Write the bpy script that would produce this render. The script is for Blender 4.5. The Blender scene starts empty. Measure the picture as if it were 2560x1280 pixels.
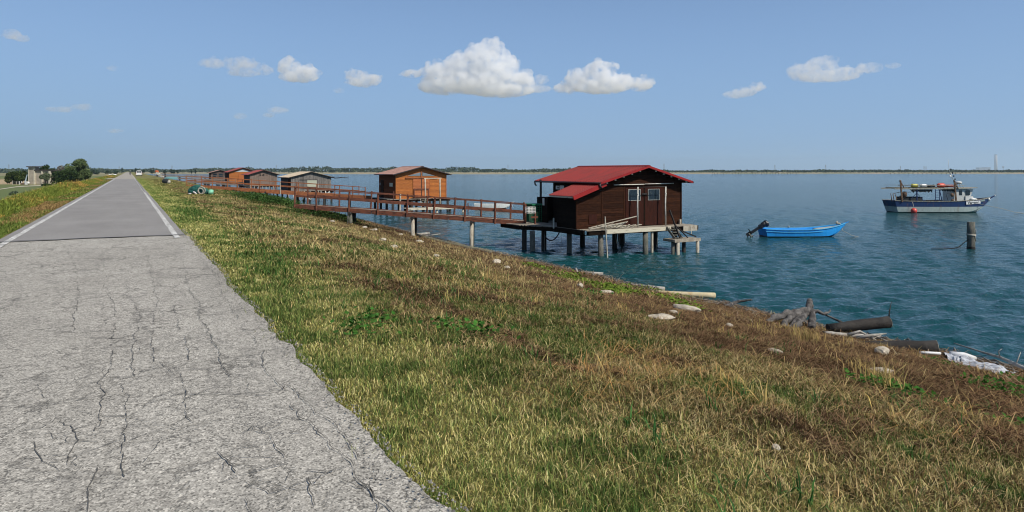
import bpy, bmesh, math, random
import numpy as np
from mathutils import Vector, Matrix, Euler

# World frame: +Y runs along the dyke road, +X points from the road to the lagoon, z = 0 is the road surface.
scn = bpy.context.scene
col = scn.collection
YAW = math.radians(29.3)
F = 1707.0; H = 1.7; WZ = -3.0
# ---------------------------------------------------------------- camera
cd = bpy.data.cameras.new("camera"); cam = bpy.data.objects.new("camera", cd); col.objects.link(cam)
cam.location = (0, 0, H); cam.rotation_euler = (math.pi/2, 0, -YAW)
cd.sensor_width = 36.0; cd.lens = 36.0*F/2560.0; cd.shift_y = -213.0/2560.0
cd.clip_start = 0.05; cd.clip_end = 40000
scn.camera = cam
# ---------------------------------------------------------------- sky and sun
SUN_ELEV = math.radians(47)
sx, sy = 0.40, -0.9165                       # horizontal direction towards the sun
w = bpy.data.worlds.new("World"); scn.world = w; w.use_nodes = True
nt = w.node_tree; nt.nodes.clear()
sky = nt.nodes.new('ShaderNodeTexSky'); sky.sky_type = 'NISHITA'; sky.sun_disc = False
sky.sun_elevation = SUN_ELEV; sky.sun_rotation = math.atan2(sx, sy)
sky.altitude = 0; sky.air_density = 1.0; sky.dust_density = 0.6; sky.ozone_density = 3.0
hsv = nt.nodes.new('ShaderNodeHueSaturation'); hsv.inputs['Saturation'].default_value = 1.0
bg = nt.nodes.new('ShaderNodeBackground'); bg.inputs['Strength'].default_value = 0.10
wo = nt.nodes.new('ShaderNodeOutputWorld')
# the blue-grey summer haze of this coast pales the sky towards the horizon
tc = nt.nodes.new('ShaderNodeTexCoord'); sp_ = nt.nodes.new('ShaderNodeSeparateXYZ'); nt.links.new(tc.outputs['Generated'], sp_.inputs[0])
mr = nt.nodes.new('ShaderNodeMapRange'); nt.links.new(sp_.outputs['Z'], mr.inputs[0]); mr.inputs[1].default_value = 0.0; mr.inputs[2].default_value = .45; mr.inputs[3].default_value = .92; mr.inputs[4].default_value = 0.0
mr.interpolation_type = 'SMOOTHSTEP'
rgb = nt.nodes.new('ShaderNodeValToRGB'); nt.links.new(sp_.outputs['Z'], rgb.inputs[0]); e = rgb.color_ramp.elements; e[0].position = 0; e[0].color = (2.7,4.5,6.9,1); e[1].position = .26; e[1].color = (2.35,4.05,7.6,1)
mx = nt.nodes.new('ShaderNodeMix'); mx.data_type = 'RGBA'; nt.links.new(mr.outputs[0], mx.inputs[0]); nt.links.new(sky.outputs[0], hsv.inputs['Color']); nt.links.new(hsv.outputs[0], mx.inputs[6]); nt.links.new(rgb.outputs[0], mx.inputs[7])
nt.links.new(mx.outputs[2], bg.inputs[0]); nt.links.new(bg.outputs[0], wo.inputs[0])
sl = bpy.data.lights.new("sun", 'SUN'); sl.energy = 4.6; sl.angle = math.radians(0.5); sl.color = (1.0, 0.935, 0.83)
so = bpy.data.objects.new("sun", sl); col.objects.link(so)
sd = Vector((sx*math.cos(SUN_ELEV), sy*math.cos(SUN_ELEV), math.sin(SUN_ELEV)))
so.rotation_euler = sd.to_track_quat('Z', 'Y').to_euler(); so.location = (20, -40, 60)
scn.view_settings.view_transform = 'Standard'; scn.view_settings.look = 'None'
scn.view_settings.gamma = 1.0; scn.view_settings.exposure = 0.0; scn.view_settings.use_curve_mapping = False
cy = scn.cycles
cy.filter_width = 1.05
cy.max_bounces = 12; cy.diffuse_bounces = 3; cy.glossy_bounces = 3; cy.volume_bounces = 12; cy.transparent_max_bounces = 16; cy.caustics_reflective = False; cy.caustics_refractive = False

def edge_r(y): return 1.34 + (fbm(y*.30, y*0+3.3, 3)-.5)*.16 + (fbm(y*2.2, y*0+1.7, 4)-.5)*.20
rng = np.random.default_rng(7); random.seed(7)
CY, SY = math.cos(YAW), math.sin(YAW)
def cam2w(X, Y, Z): return Vector((X*CY + Y*SY, -X*SY + Y*CY, Z))     # X right of the lens axis, Y along it
def at(px, Y, z): return cam2w((px-1280)/F*Y, Y, z)                   # a point seen over photo column px at depth Y
def on(px, py, z): return at(px, (H - z)*F/(py - 427.0), z)           # where the sight line meets height z

# ---------------------------------------------------------------- noise
_tab = np.random.default_rng(3).random((256, 256))
def vnoise(x, y):
    xi = np.floor(x).astype(int); yi = np.floor(y).astype(int); fx = x-xi; fy = y-yi
    fx = fx*fx*(3-2*fx); fy = fy*fy*(3-2*fy)
    g = lambda a, b: _tab[(xi+a) & 255, (yi+b) & 255]
    return (g(0,0)*(1-fx)+g(1,0)*fx)*(1-fy) + (g(0,1)*(1-fx)+g(1,1)*fx)*fy
def fbm(x, y, o=4):
    s = 0; a = .5; t = 0
    for k in range(o):
        s = s + a*vnoise(x*2**k+17.3*k, y*2**k+9.1*k); t += a; a *= .5
    return s/t
def sstep(a, b, x):
    t = np.clip((x-a)/(b-a), 0, 1); return t*t*(3-2*t)
GPV = [-14000,-14,-9,-5.5,-4,-2.95,1.0,3,6,9,12,15,16.6,17.5,18.2,22,60,14000]
GPZ = [-2.6,-2.6,-1.7,-.38,-.1,-.05,-.05,-.19,-.58,-1.20,-1.85,-2.42,-2.68,-2.86,-3.35,-4.5,-6,-6]
GPF = [-2.6,-2.6,-1.7,-.38,-.1,-.05,-.05,-.06,-.16,-.48,-1.10,-1.95,-2.42,-2.75,-3.35,-4.5,-6,-6]
def gz(x, y):
    x = np.asarray(x, float); y = np.asarray(y, float)
    fz_ = sstep(34, 56, y); z = np.interp(x, GPV, GPZ)*(1-fz_) + np.interp(x, GPV, GPF)*fz_
    m = sstep(1.3, 3.5, x)*(1-sstep(40, 60, x)) + sstep(3.0, 4.5, -x)*(1-sstep(12, 30, -x))
    z = z + m*((fbm(x*.45+40, y*.45+11)-.5)*.22 + (fbm(x*2.1, y*2.1, 3)-.5)*.10)
    z = z + sstep(1.3, 3, x)*.03
    return z
def gzf(x, y): return float(gz(np.array([x]), np.array([y]))[0])
def ong(px, py, dz=0.0):                                             # where the sight line meets the ground
    Y = 3.0
    while Y < 400:
        z = H - (py-427.0)/F*Y; p = at(px, Y, z)
        if z <= gzf(p.x, p.y): break
        Y *= 1.01
    return Vector((p.x, p.y, gzf(p.x, p.y)+dz))

# ---------------------------------------------------------------- tagging and mesh building
def tag(o, label=None, cat=None, group=None, kind=None):
    if label: o['label'] = label
    if cat: o['category'] = cat
    if group: o['group'] = group
    if kind: o['kind'] = kind
    return o
def thing(name, label, cat, loc=(0,0,0), rz=0.0, group=None):
    o = bpy.data.objects.new(name, None); col.objects.link(o); o.location = loc; o.rotation_euler = (0,0,rz)
    o.empty_display_size = .3
    return tag(o, label, cat, group)
def dup(o, parent=None):
    c = o.copy(); col.objects.link(c); c.parent = parent
    for ch in list(o.children): dup(ch, c)
    return c

class MB:
    def __init__(s): s.v = []; s.f = []; s.m = []; s.sm = []; s.mi = 0
    def add(s, vs, fs, smooth=False):
        b = len(s.v); s.v += [tuple(p) for p in vs]
        for f in fs: s.f.append(tuple(b+i for i in f)); s.m.append(s.mi); s.sm.append(smooth)
    def box(s, x0, x1, y0, y1, z0, z1, M=None):
        vs = [Vector((x, y, z)) for z in (z0, z1) for y in (y0, y1) for x in (x0, x1)]
        if M: vs = [M @ p for p in vs]
        s.add(vs, [(0,2,3,1),(4,5,7,6),(0,1,5,4),(2,6,7,3),(0,4,6,2),(1,3,7,5)])
    def bar(s, a, b, w, h, up=(0,0,1), taper=1.0):
        a = Vector(a); b = Vector(b); d = (b-a).normalized(); up = Vector(up)
        if abs(d.dot(up)) > .98: up = Vector((0,1,0))
        r = d.cross(up).normalized(); u = r.cross(d)
        vs = []
        for p, k in ((a, 1), (b, taper)):
            for i, j in ((-1,-1),(1,-1),(1,1),(-1,1)): vs.append(p + r*(i*w/2*k) + u*(j*h/2*k))
        s.add(vs, [(3,2,1,0),(4,5,6,7),(0,1,5,4),(1,2,6,5),(2,3,7,6),(3,0,4,7)])
    def tube(s, pts, rad, n=8, cap=True, jit=0.0):
        pts = [Vector(p) for p in pts]; N = len(pts)
        rads = rad if isinstance(rad, (list, tuple)) else [rad]*N
        vs = []; ref = None
        for i, p in enumerate(pts):
            d = (pts[min(i+1, N-1)] - pts[max(i-1, 0)]).normalized()
            if ref is None:
                ref = Vector((0,0,1)) if abs(d.z) < .9 else Vector((1,0,0))
            r = d.cross(ref).normalized(); u = r.cross(d); ref = u
            for k in range(n):
                a = 2*math.pi*k/n; q = rads[i]*(1+random.uniform(-jit, jit))
                vs.append(p + r*math.cos(a)*q + u*math.sin(a)*q)
        fs = []
        for i in range(N-1):
            for k in range(n):
                fs.append((i*n+k, i*n+(k+1)%n, (i+1)*n+(k+1)%n, (i+1)*n+k))
        s.add(vs, fs, True)
        if cap:
            b = len(s.v) - N*n
            s.f.append(tuple(b+k for k in range(n))[::-1]); s.m.append(s.mi); s.sm.append(False)
            s.f.append(tuple(b+(N-1)*n+k for k in range(n))); s.m.append(s.mi); s.sm.append(False)
    def lathe(s, prof, c=(0,0,0), n=16, M=None):
        c = Vector(c); vs = []
        for r, z in prof:
            for k in range(n):
                a = 2*math.pi*k/n; p = Vector((r*math.cos(a), r*math.sin(a), z))
                if M: p = M @ p
                vs.append(c + p)
        fs = [(i*n+k, i*n+(k+1)%n, (i+1)*n+(k+1)%n, (i+1)*n+k) for i in range(len(prof)-1) for k in range(n)]
        s.add(vs, fs, True)
    def ball(s, c, rx, ry=None, rz=None, n=12, jit=0.0, M=None):
        ry = ry or rx; rz = rz or rx; prof = []; vs = []; c = Vector(c); m = max(4, n//2+1)
        for i in range(m+1):
            t = math.pi*i/m
            for k in range(n):
                a = 2*math.pi*k/n; j = 1+random.uniform(-jit, jit)
                p = Vector((rx*math.sin(t)*math.cos(a)*j, ry*math.sin(t)*math.sin(a)*j, -rz*math.cos(t)*(j if 0 < i < m else 1)))
                if M: p = M @ p
                vs.append(c+p)
        fs = [(i*n+k, i*n+(k+1)%n, (i+1)*n+(k+1)%n, (i+1)*n+k) for i in range(m) for k in range(n)]
        s.add(vs, fs, True)
    def prism(s, poly, y0, y1, M=None):                               # poly in (x, z), extruded along y
        n = len(poly); vs = [Vector((x, y, z)) for y in (y0, y1) for x, z in poly]
        if M: vs = [M @ p for p in vs]
        s.add(vs, [tuple(range(n)), tuple(range(2*n-1, n-1, -1))] + [(i, i+n, (i+1)%n+n, (i+1)%n) for i in range(n)])
    def build(s, name, mat, parent=None, loc=None, rot=None):
        me = bpy.data.meshes.new(name); me.from_pydata(s.v, [], s.f)
        mats = mat if isinstance(mat, (list, tuple)) else [mat]
        for m in mats: me.materials.append(m)
        if s.f:
            me.polygons.foreach_set('material_index', s.m); me.polygons.foreach_set('use_smooth', s.sm)
        me.update()
        o = bpy.data.objects.new(name, me); col.objects.link(o)
        if loc is not None: o.location = loc
        if rot is not None: o.rotation_euler = rot
        if parent: o.parent = parent
        return o
def npmesh(name, V, Fq, mat, colr=None, smooth=False, parent=None):
    """V (n,3) array, Fq list of (m,k) index arrays"""
    me = bpy.data.meshes.new(name)
    me.vertices.add(len(V)); me.vertices.foreach_set('co', V.astype(np.float32).ravel())
    idx = np.concatenate([f.ravel() for f in Fq]).astype(np.int32)
    tot = np.concatenate([np.full(len(f), f.shape[1], np.int32) for f in Fq])
    st = np.concatenate([[0], np.cumsum(tot)[:-1]]).astype(np.int32)
    me.loops.add(len(idx)); me.loops.foreach_set('vertex_index', idx)
    me.polygons.add(len(tot)); me.polygons.foreach_set('loop_start', st); me.polygons.foreach_set('loop_total', tot)
    if smooth: me.polygons.foreach_set('use_smooth', np.ones(len(tot), bool))
    if colr is not None:
        a = me.color_attributes.new('Col', 'FLOAT_COLOR', 'POINT')
        c = np.ones((len(V), 4), np.float32); c[:, :3] = colr; a.data.foreach_set('color', c.ravel())
    me.materials.append(mat); me.update(calc_edges=True); me.validate()
    o = bpy.data.objects.new(name, me); col.objects.link(o)
    if parent: o.parent = parent
    return o

# ---------------------------------------------------------------- materials
class N:
    """thin wrapper round a node tree"""
    def __init__(s, name):
        s.m = bpy.data.materials.new(name); s.m.use_nodes = True; s.t = s.m.node_tree; s.t.nodes.clear()
        s.out = s.t.nodes.new('ShaderNodeOutputMaterial')
    def n(s, ty, **kw):
        x = s.t.nodes.new(ty)
        for k, v in kw.items(): setattr(x, k, v)
        return x
    def l(s, a, b): s.t.links.new(a, b)
    def setin(s, sock, v):
        if isinstance(v, bpy.types.NodeSocket): s.l(v, sock)
        elif v is not None: sock.default_value = v
    def coord(s, kind='Object', scale=(1,1,1), rot=(0,0,0)):
        c = s.n('ShaderNodeTexCoord'); m = s.n('ShaderNodeMapping'); s.l(c.outputs[kind], m.inputs[0])
        m.inputs['Scale'].default_value = scale; m.inputs['Rotation'].default_value = rot; return m.outputs[0]
    def noise(s, vec, scale, detail=4, rough=.55, dist=0.0):
        x = s.n('ShaderNodeTexNoise'); s.l(vec, x.inputs['Vector']); x.inputs['Scale'].default_value = scale
        x.inputs['Detail'].default_value = detail; x.inputs['Roughness'].default_value = rough; x.inputs['Distortion'].default_value = dist
        return x.outputs['Fac']
    def ramp(s, fac, stops):
        r = s.n('ShaderNodeValToRGB'); s.l(fac, r.inputs[0]); e = r.color_ramp.elements
        while len(e) < len(stops): e.new(.5)
        for i, (p, c) in enumerate(stops):
            e[i].position = p; c = (c, c, c) if isinstance(c, (int, float)) else c; e[i].color = (*c, 1)
        return r.outputs[0]
    def mix(s, fac, a, b, mode='MIX'):
        x = s.n('ShaderNodeMix', data_type='RGBA', blend_type=mode)
        s.setin(x.inputs[0], fac)
        for k, v in ((6, a), (7, b)):
            if isinstance(v, (tuple, list)): v = (*v[:3], 1)
            s.setin(x.inputs[k], v)
        return x.outputs[2]
    def math(s, op, a, b=None, c=None, clamp=False):
        x = s.n('ShaderNodeMath', operation=op); x.use_clamp = clamp
        s.setin(x.inputs[0], a); s.setin(x.inputs[1], b)
        if c is not None: s.setin(x.inputs[2], c)
        return x.outputs[0]
    def bump(s, h, st=.5, d=.01, nrm=None):
        b = s.n('ShaderNodeBump'); s.l(h, b.inputs['Height']); b.inputs['Strength'].default_value = st; b.inputs['Distance'].default_value = d
        if nrm is not None: s.l(nrm, b.inputs['Normal'])
        return b.outputs[0]
    def principled(s, base, rough=.7, metal=0.0, bump=None, spec=.5, **kw):
        p = s.n('ShaderNodeBsdfPrincipled')
        if isinstance(base, (tuple, list)): base = (*base[:3], 1)
        s.setin(p.inputs['Base Color'], base); s.setin(p.inputs['Roughness'], rough); s.setin(p.inputs['Metallic'], metal)
        p.inputs['Specular IOR Level'].default_value = spec
        if bump is not None: s.l(bump, p.inputs['Normal'])
        for k, v in kw.items(): s.setin(p.inputs[k], v)
        s.l(p.outputs[0], s.out.inputs[0]); return s.m

def worn(name, base, dark, scale=6, rough=.7, amt=(.42,.65), stretch=(1,1,1), bst=.3, bd=.01, island=0.0, metal=0.0, spec=.4, fine=.25):
    """painted / natural surface with stains, stretched grain and optional per-board variation"""
    g = N(name); v = g.coord('Object', stretch)
    n1 = g.noise(v, scale, 6, .65, .3); n2 = g.noise(v, scale*5.3, 4, .6)
    c = g.mix(g.ramp(n1, [(amt[0], 0.0), (amt[1], 1.0)]), dark, base)
    c = g.mix(1.0, c, g.ramp(n2, [(.25, 1-fine), (.75, 1+0*fine)]), 'MULTIPLY')
    if island:
        ge = g.n('ShaderNodeNewGeometry')
        k = g.n('ShaderNodeMapRange'); g.l(ge.outputs['Random Per Island'], k.inputs[0]); k.inputs[3].default_value = 1-island; k.inputs[4].default_value = 1+island*.5
        cc = g.n('ShaderNodeCombineColor')
        for i in range(3): g.l(k.outputs[0], cc.inputs[i])
        c = g.mix(1.0, c, cc.outputs[0], 'MULTIPLY')
    h = g.math('ADD', n1, g.math('MULTIPLY', n2, .6))
    return g.principled(c, rough, metal, g.bump(h, bst, bd), spec)
def plain(name, c, rough=.6, metal=0.0, spec=.5): 
    g = N(name); v = g.coord('Object'); n = g.noise(v, 9, 5, .6)
    cc = g.mix(g.ramp(n, [(.35, 0.0), (.7, 1.0)]), tuple(x*.78 for x in c), c)
    return g.principled(cc, rough, metal, None, spec)
# ================================================================ SETTING
def attr_mat(name, rough=.9, transl=0.0, fine=None, bump=None):
    g = N(name); a = g.n('ShaderNodeVertexColor'); a.layer_name = 'Col'; c = a.outputs[0]
    if fine:
        v = g.coord('Object'); n = g.noise(v, fine, 5, .7); c = g.mix(1.0, c, g.ramp(n, [(.3, .55), (.7, 1.25)]), 'MULTIPLY')
    nb = g.bump(g.noise(g.coord('Object'), bump, 4, .7), .7, .03) if bump else None
    if transl:
        d = g.n('ShaderNodeBsdfDiffuse'); t = g.n('ShaderNodeBsdfTranslucent'); m = g.n('ShaderNodeMixShader')
        g.l(c, d.inputs[0]); g.l(c, t.inputs[0]); m.inputs[0].default_value = transl
        g.l(d.outputs[0], m.inputs[1]); g.l(t.outputs[0], m.inputs[2]); g.l(m.outputs[0], g.out.inputs[0]); return g.m
    return g.principled(c, rough, 0, nb, .2)

def cover(x, y):
    """ground cover weights on the lagoon side of the road: edge, green, straw, brown"""
    n1 = fbm(x*.85+3, y*.70+8, 4); n2 = fbm(x*3.1+13, y*2.7+2, 3); n3 = fbm(x*.12+5, y*.07+1, 3)
    edge = 1 - sstep(1.9, 4.3, x + (n2-.5)*1.8 + (n1-.5)*2.0)
    b0 = np.interp(y, [0, 6, 12, 30, 50, 90], [5.9, 6.6, 8.2, 10.2, 12.0, 14.3])
    brown = sstep(0, 2.2, x - b0 + (n1-.5)*5.0 + (n2-.5)*1.5)
    brown = np.maximum(brown, .62*sstep(.57, .66, fbm(x*1.3+51, y*1.1+23, 4))*sstep(2.6, 4.0, x))
    green = sstep(.49, .585, n1*.50+n2*.50 + .03*sstep(25, 60, y) - .04*sstep(6,10,x))
    return edge, green*(1-brown), brown
C_EDGE = np.array([.30,.275,.075]); C_GREEN = np.array([.068,.108,.026]); C_STRAW = np.array([.33,.25,.105]); C_BROWN = np.array([.070,.040,.024])
def gcol(x, y):
    e, g, b = cover(x, y)
    c = C_STRAW*.20*np.ones((len(x), 3)); c = c*(1-g[:, None]) + C_GREEN*.4*g[:, None]  # soil tones cut well down: the shade between blades is painted in here
    c = c*(1-e[:, None]*.7) + C_EDGE*.42*e[:, None]*.7 + 0; c = c*(1-b[:, None]) + C_BROWN*.38*b[:, None]
    far = sstep(25, 70, y)[:, None]; k = fbm(x*.35, y*.10, 3)[:, None]
    c = c*(1-far) + (np.array([.15,.165,.045])*(1-k) + np.array([.25,.215,.075])*k)*far*(1-b[:, None]) + C_BROWN*b[:, None]*far
    # mud and stones at the waterline
    m = sstep(16.9, 17.6, x)[:, None]; c = c*(1-m) + np.array([.07,.065,.055])*m
    # inland side: verge, weedy slope, fields
    L = sstep(2.5, 3.2, -x)[:, None]
    n = fbm(x*.3+7, y*.15, 4)[:, None]
    vg = np.array([.16,.19,.055])*(1-n) + np.array([.27,.19,.085])*n
    c = c*(1-L) + vg*L
    Fm = sstep(12, 18, -x)[:, None]
    r = y*.8721 + x*.4894        # depth from the viewer
    lat = x*.8721 - y*.4894
    band = fbm(r*.012+3, lat*.002, 3)[:, None]
    fc = np.array([.11,.155,.05])*(1-band) + np.array([.20,.19,.08])*band
    dry = (sstep(212, 222, r)*(1-sstep(330, 350, r)))[:, None]
    fc = fc*(1-dry) + np.array([.42,.32,.19])*dry
    dry2 = (sstep(560, 600, r))[:, None]; fc = fc*(1-dry2*.7) + np.array([.27,.24,.13])*dry2*.7
    c = c*(1-Fm) + fc*Fm
    return c
# one sheet of ground, fine near the viewer and coarse towards the horizon
vs = np.concatenate([-np.geomspace(14000, 14, 60), np.arange(-13.5, -3, .5), np.arange(-3, 1, .5), np.arange(1, 20, .16), np.geomspace(20, 14000, 24)])
us = np.concatenate([np.arange(-40, -4, 4.0), np.arange(-4, 24, .16), np.arange(24, 60, .4), np.geomspace(60, 14000, 130)])
VV, UU = np.meshgrid(vs, us); X = VV.ravel(); Yg = UU.ravel(); Z = gz(X, Yg)
Z = np.where((X > 30) & (Yg > 1180), -6, Z)
nx, ny = len(vs), len(us)
i, j = np.meshgrid(np.arange(nx-1), np.arange(ny-1)); b = (j*nx+i).ravel()
ground = npmesh('ground', np.stack([X, Yg, Z], 1), [np.stack([b, b+1, b+nx+1, b+nx], 1)], attr_mat('soil_and_turf', .95, 0, 14, 9), gcol(X, Yg), True)
tag(ground, 'grassy dyke bank with dry and green patches sloping to the lagoon, flat fields inland', kind='structure')

# ---- lagoon
g = N('lagoon_water'); v = g.coord('Object')
n_a = g.noise(g.coord('Object', (1, 1.7, 1), (0,0,.35)), .95, 5, .62, .4)
n_b = g.noise(g.coord('Object', (1, 1.5, 1), (0,0,-.2)), 3.1, 4, .6, .2)
n_c = g.noise(v, .035, 3, .5)
n_l = g.noise(g.coord('Object', (1, 1.4, 1), (0,0,.5)), .22, 3, .5)
h = g.math('ADD', g.math('MULTIPLY', n_a, .5), g.math('MULTIPLY', n_b, .32)); h = g.math('ADD', h, g.math('MULTIPLY', n_l, .0))
amp = g.n('ShaderNodeMapRange'); g.l(n_c, amp.inputs[0]); amp.inputs[1].default_value = .3; amp.inputs[2].default_value = .7; amp.inputs[3].default_value = .75; amp.inputs[4].default_value = 1.1
bp = g.n('ShaderNodeBump'); g.l(h, bp.inputs['Height']); g.l(amp.outputs[0], bp.inputs['Strength']); bp.inputs['Distance'].default_value = .38
base = g.mix(g.ramp(n_c, [(.35, 0.0), (.7, 1.0)]), (.0055,.048,.055), (.0075,.059,.065))
water_mat = g.principled(base, .07, 0, bp.outputs[0], .42, IOR=1.33)
# real chop out to about 400 m, flat beyond; rings round the dyke, finer where waves are seen close
ang = np.concatenate([np.arange(-180, -12, 6.0), np.arange(-12, 76, .2), np.arange(76, 180, 6.0)]); rad_ = np.concatenate([np.array([.5, 4, 8]), np.geomspace(11, 420, 760), np.geomspace(440, 14000, 60)])
AA, RR = np.meshgrid(np.radians(ang), rad_); wx = (RR*np.sin(AA)).ravel(); wy = (RR*np.cos(AA)).ravel(); rr_ = RR.ravel(); hz = np.zeros(len(wx)); rw = np.random.default_rng(11)
for k_ in range(64):
    lam = .24*(5.5**rw.random()); th_ = math.radians(66)+rw.normal()*.55; amp_ = lam*.0075*(.6+.8*rw.random()); ph_ = rw.random()*6.28
    samp = np.maximum(rr_*.0049, .01); fade = np.clip((lam/samp-2.2)/3, 0, 1)
    hz += amp_*fade*np.sin((wx*math.cos(th_)+wy*math.sin(th_))*2*math.pi/lam+ph_)
hz *= .75+.6*fbm(wx*.05+9, wy*.05+4, 3); hz *= (rr_ < 425)*(1-sstep(330, 420, rr_))
na, nr_ = len(ang), len(rad_); i, j = np.meshgrid(np.arange(na-1), np.arange(nr_-1)); b = (j*na+i).ravel()
tag(npmesh('water', np.stack([wx, wy, WZ+hz], 1), [np.stack([b, b+1, b+na+1, b+na], 1)[:, ::-1]], water_mat, None, True), 'blue green rippled lagoon water', kind='structure')

# ---- far bank of the lagoon: sand strip, low land to the horizon
def ridge_poly(name, Ys, left, right, z, mat, label):
    m = MB(); P = []
    for k in range(81):
        px = left + (right-left)*k/80
        Y = Ys(px) ; P.append((px, Y))
    for (pa, Ya), (pb, Yb) in zip(P[:-1], P[1:]):
        a, b = at(pa, Ya, z), at(pb, Yb, z); a0, b0 = at(pa, Ya-12, WZ-.3), at(pb, Yb-12, WZ-.3)
        a1, b1 = at(pa, 13500, z), at(pb, 13500, z)
        m.add([a0, b0, b, a], [(0,1,2,3)]); m.add([a, b, b1, a1], [(0,1,2,3)])
    return tag(m.build(name, mat), label, kind='structure')
g = N('sandy_bank'); v = g.coord('Object')
c = g.mix(g.ramp(g.noise(v, .02, 4), [(.4, 0.0), (.6, 1.0)]), (.36,.29,.20), (.22,.22,.12)); sand = g.principled(c, .95, 0, None, .1)
far_bank = ridge_poly('far_shore_land', lambda p: 1010 + .12*max(0, p-1500) + 50*math.sin(p*.004), 250, 3200, -2.25, sand, 'low sandy bank on the far side of the lagoon')

# ---- road surfaces
def asphalt(name, light, dark, speck, crack=0.0):
    g = N(name); v = g.coord('Object'); vl = g.coord('Object', (1, .16, 1))
    big = g.noise(v, .35, 4, .6); trk = g.noise(vl, .9, 4, .6)
    vo = g.n('ShaderNodeTexVoronoi'); g.l(v, vo.inputs['Vector']); vo.inputs['Scale'].default_value = 95; 
    f1 = g.noise(v, 150, 2, .5); f2 = g.noise(v, 16, 4, .7)
    c = g.mix(g.ramp(g.math('ADD', g.math('MULTIPLY', big, .5), g.math('MULTIPLY', trk, .5)), [(.38, 0.0), (.62, 1.0)]), dark, light)
    c = g.mix(1.0, c, g.ramp(vo.outputs['Color'], [(.12, 1-speck*.8), (.36, 1-speck*.25), (.62, 1.0), (.88, 1+speck*.55)]), 'MULTIPLY')
    c = g.mix(1.0, c, g.ramp(f2, [(.30, 1-speck*.45), (.6, 1.05)]), 'MULTIPLY')
    hgt = g.math('ADD', g.math('MULTIPLY', vo.outputs['Distance'], 1.0), f2)
    if crack:
        nw = g.n('ShaderNodeTexNoise'); g.l(v, nw.inputs['Vector']); nw.inputs['Scale'].default_value = 1.3; nw.inputs['Detail'].default_value = 6; nw.inputs['Roughness'].default_value = .7
        off = g.n('ShaderNodeVectorMath', operation='MULTIPLY_ADD'); g.l(nw.outputs['Color'], off.inputs[0]); off.inputs[1].default_value = (1.0,1.0,0); g.l(v, off.inputs[2])
        mp = g.n('ShaderNodeMapping'); g.l(off.outputs[0], mp.inputs[0]); mp.inputs['Scale'].default_value = (1.7, .75, 1)
        cr = g.n('ShaderNodeTexVoronoi', feature='DISTANCE_TO_EDGE'); g.l(mp.outputs[0], cr.inputs['Vector']); cr.inputs['Scale'].default_value = 1.0
        cr2 = g.n('ShaderNodeTexVoronoi', feature='DISTANCE_TO_EDGE'); mp2 = g.n('ShaderNodeMapping'); g.l(off.outputs[0], mp2.inputs[0]); mp2.inputs['Scale'].default_value = (1,.8,1); mp2.inputs['Location'].default_value = (3.3,1.2,0)
        g.l(mp2.outputs[0], cr2.inputs['Vector']); cr2.inputs['Scale'].default_value = 3.4
        msk = g.ramp(g.noise(v, .7, 3), [(.42, 0.0), (.58, 1.0)]); msk2 = g.ramp(g.noise(v, .9, 3, .5, 1.0), [(.52, 0.0), (.62, 1.0)])
        k1 = g.math('MULTIPLY', g.ramp(cr.outputs['Distance'], [(.0, 1.0), (.007, .9), (.020, 0.0)]), g.ramp(g.noise(v, 5, 4, .8), [(.35, .45), (.55, 1.0)]))
        k2 = g.math('MULTIPLY', g.ramp(cr2.outputs['Distance'], [(.0, 1.0), (.016, .8), (.04, 0.0)]), msk2)
        k = g.math('MAXIMUM', g.math('MULTIPLY', k1, g.math('MAXIMUM', msk, .55)), k2)
        c = g.mix(g.math('MULTIPLY', k, crack), c, (.030,.028,.024))
        st = g.ramp(g.noise(g.coord('Object', (1,.35,1)), 2.6, 6, .75, .6), [(.50, 0.0), (.75, .35)]); c = g.mix(st, c, (.15,.143,.13))
        hgt = g.math('SUBTRACT', hgt, g.math('MULTIPLY', k, 3.0))
    return g.principled(c, .9, 0, g.bump(hgt, .55, .004), .25)
old_asph = asphalt('coarse_worn_asphalt', (.475,.447,.39), (.37,.346,.30), .82, .6)
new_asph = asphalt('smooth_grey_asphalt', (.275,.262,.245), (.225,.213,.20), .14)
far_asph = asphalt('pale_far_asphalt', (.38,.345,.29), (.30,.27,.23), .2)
def road(name, y0, y1, xl, xr, z, mat, label, step=.12, rag=.12, curve=lambda y: 0.0):
    m = MB(); n = max(2, int((y1-y0)/step)+1); vs = []; 
    ys = np.linspace(y0, y1, n); r = (edge_r(ys)-1.34 if rag > .08 else (fbm(ys*.55, ys*0+3.3, 5)-.5)*rag*2); l = (fbm(ys*.6, ys*0+8.3, 4)-.5)*2*rag
    xr = xr(ys) if callable(xr) else xr+0*ys; xl = xl(ys) if callable(xl) else xl+0*ys
    for k, y in enumerate(ys):
        a = xl[k]+l[k]; b = xr[k]+r[k]; c = .012
        vs += [(a, y, z-.09), (a+.01, y, z), ((a+b)/2, y, z+c), (b-.01, y, z), (b, y, z-.09)]
    fs = [(k*5+i, k*5+i+1, k*5+i+6, k*5+i+5) for k in range(n-1) for i in range(4)]
    m.add(vs, fs); return tag(m.build(name, mat), label, kind='structure')
road('road', -8, 20.0, lambda y: -2.9+0*y, lambda y: 1.34+0*y, 0.0, old_asph, 'coarse pale worn asphalt with cracks, near stretch of the dyke road', .06, .09)
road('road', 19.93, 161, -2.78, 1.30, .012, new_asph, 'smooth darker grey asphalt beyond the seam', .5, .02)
road('road', 160.5, 900, lambda y: -2.9-2.6*(1-sstep(163, 190, y)), 1.35, .004, far_asph, 'pale far stretch of the road with a lay-by', 4, .05)
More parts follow.
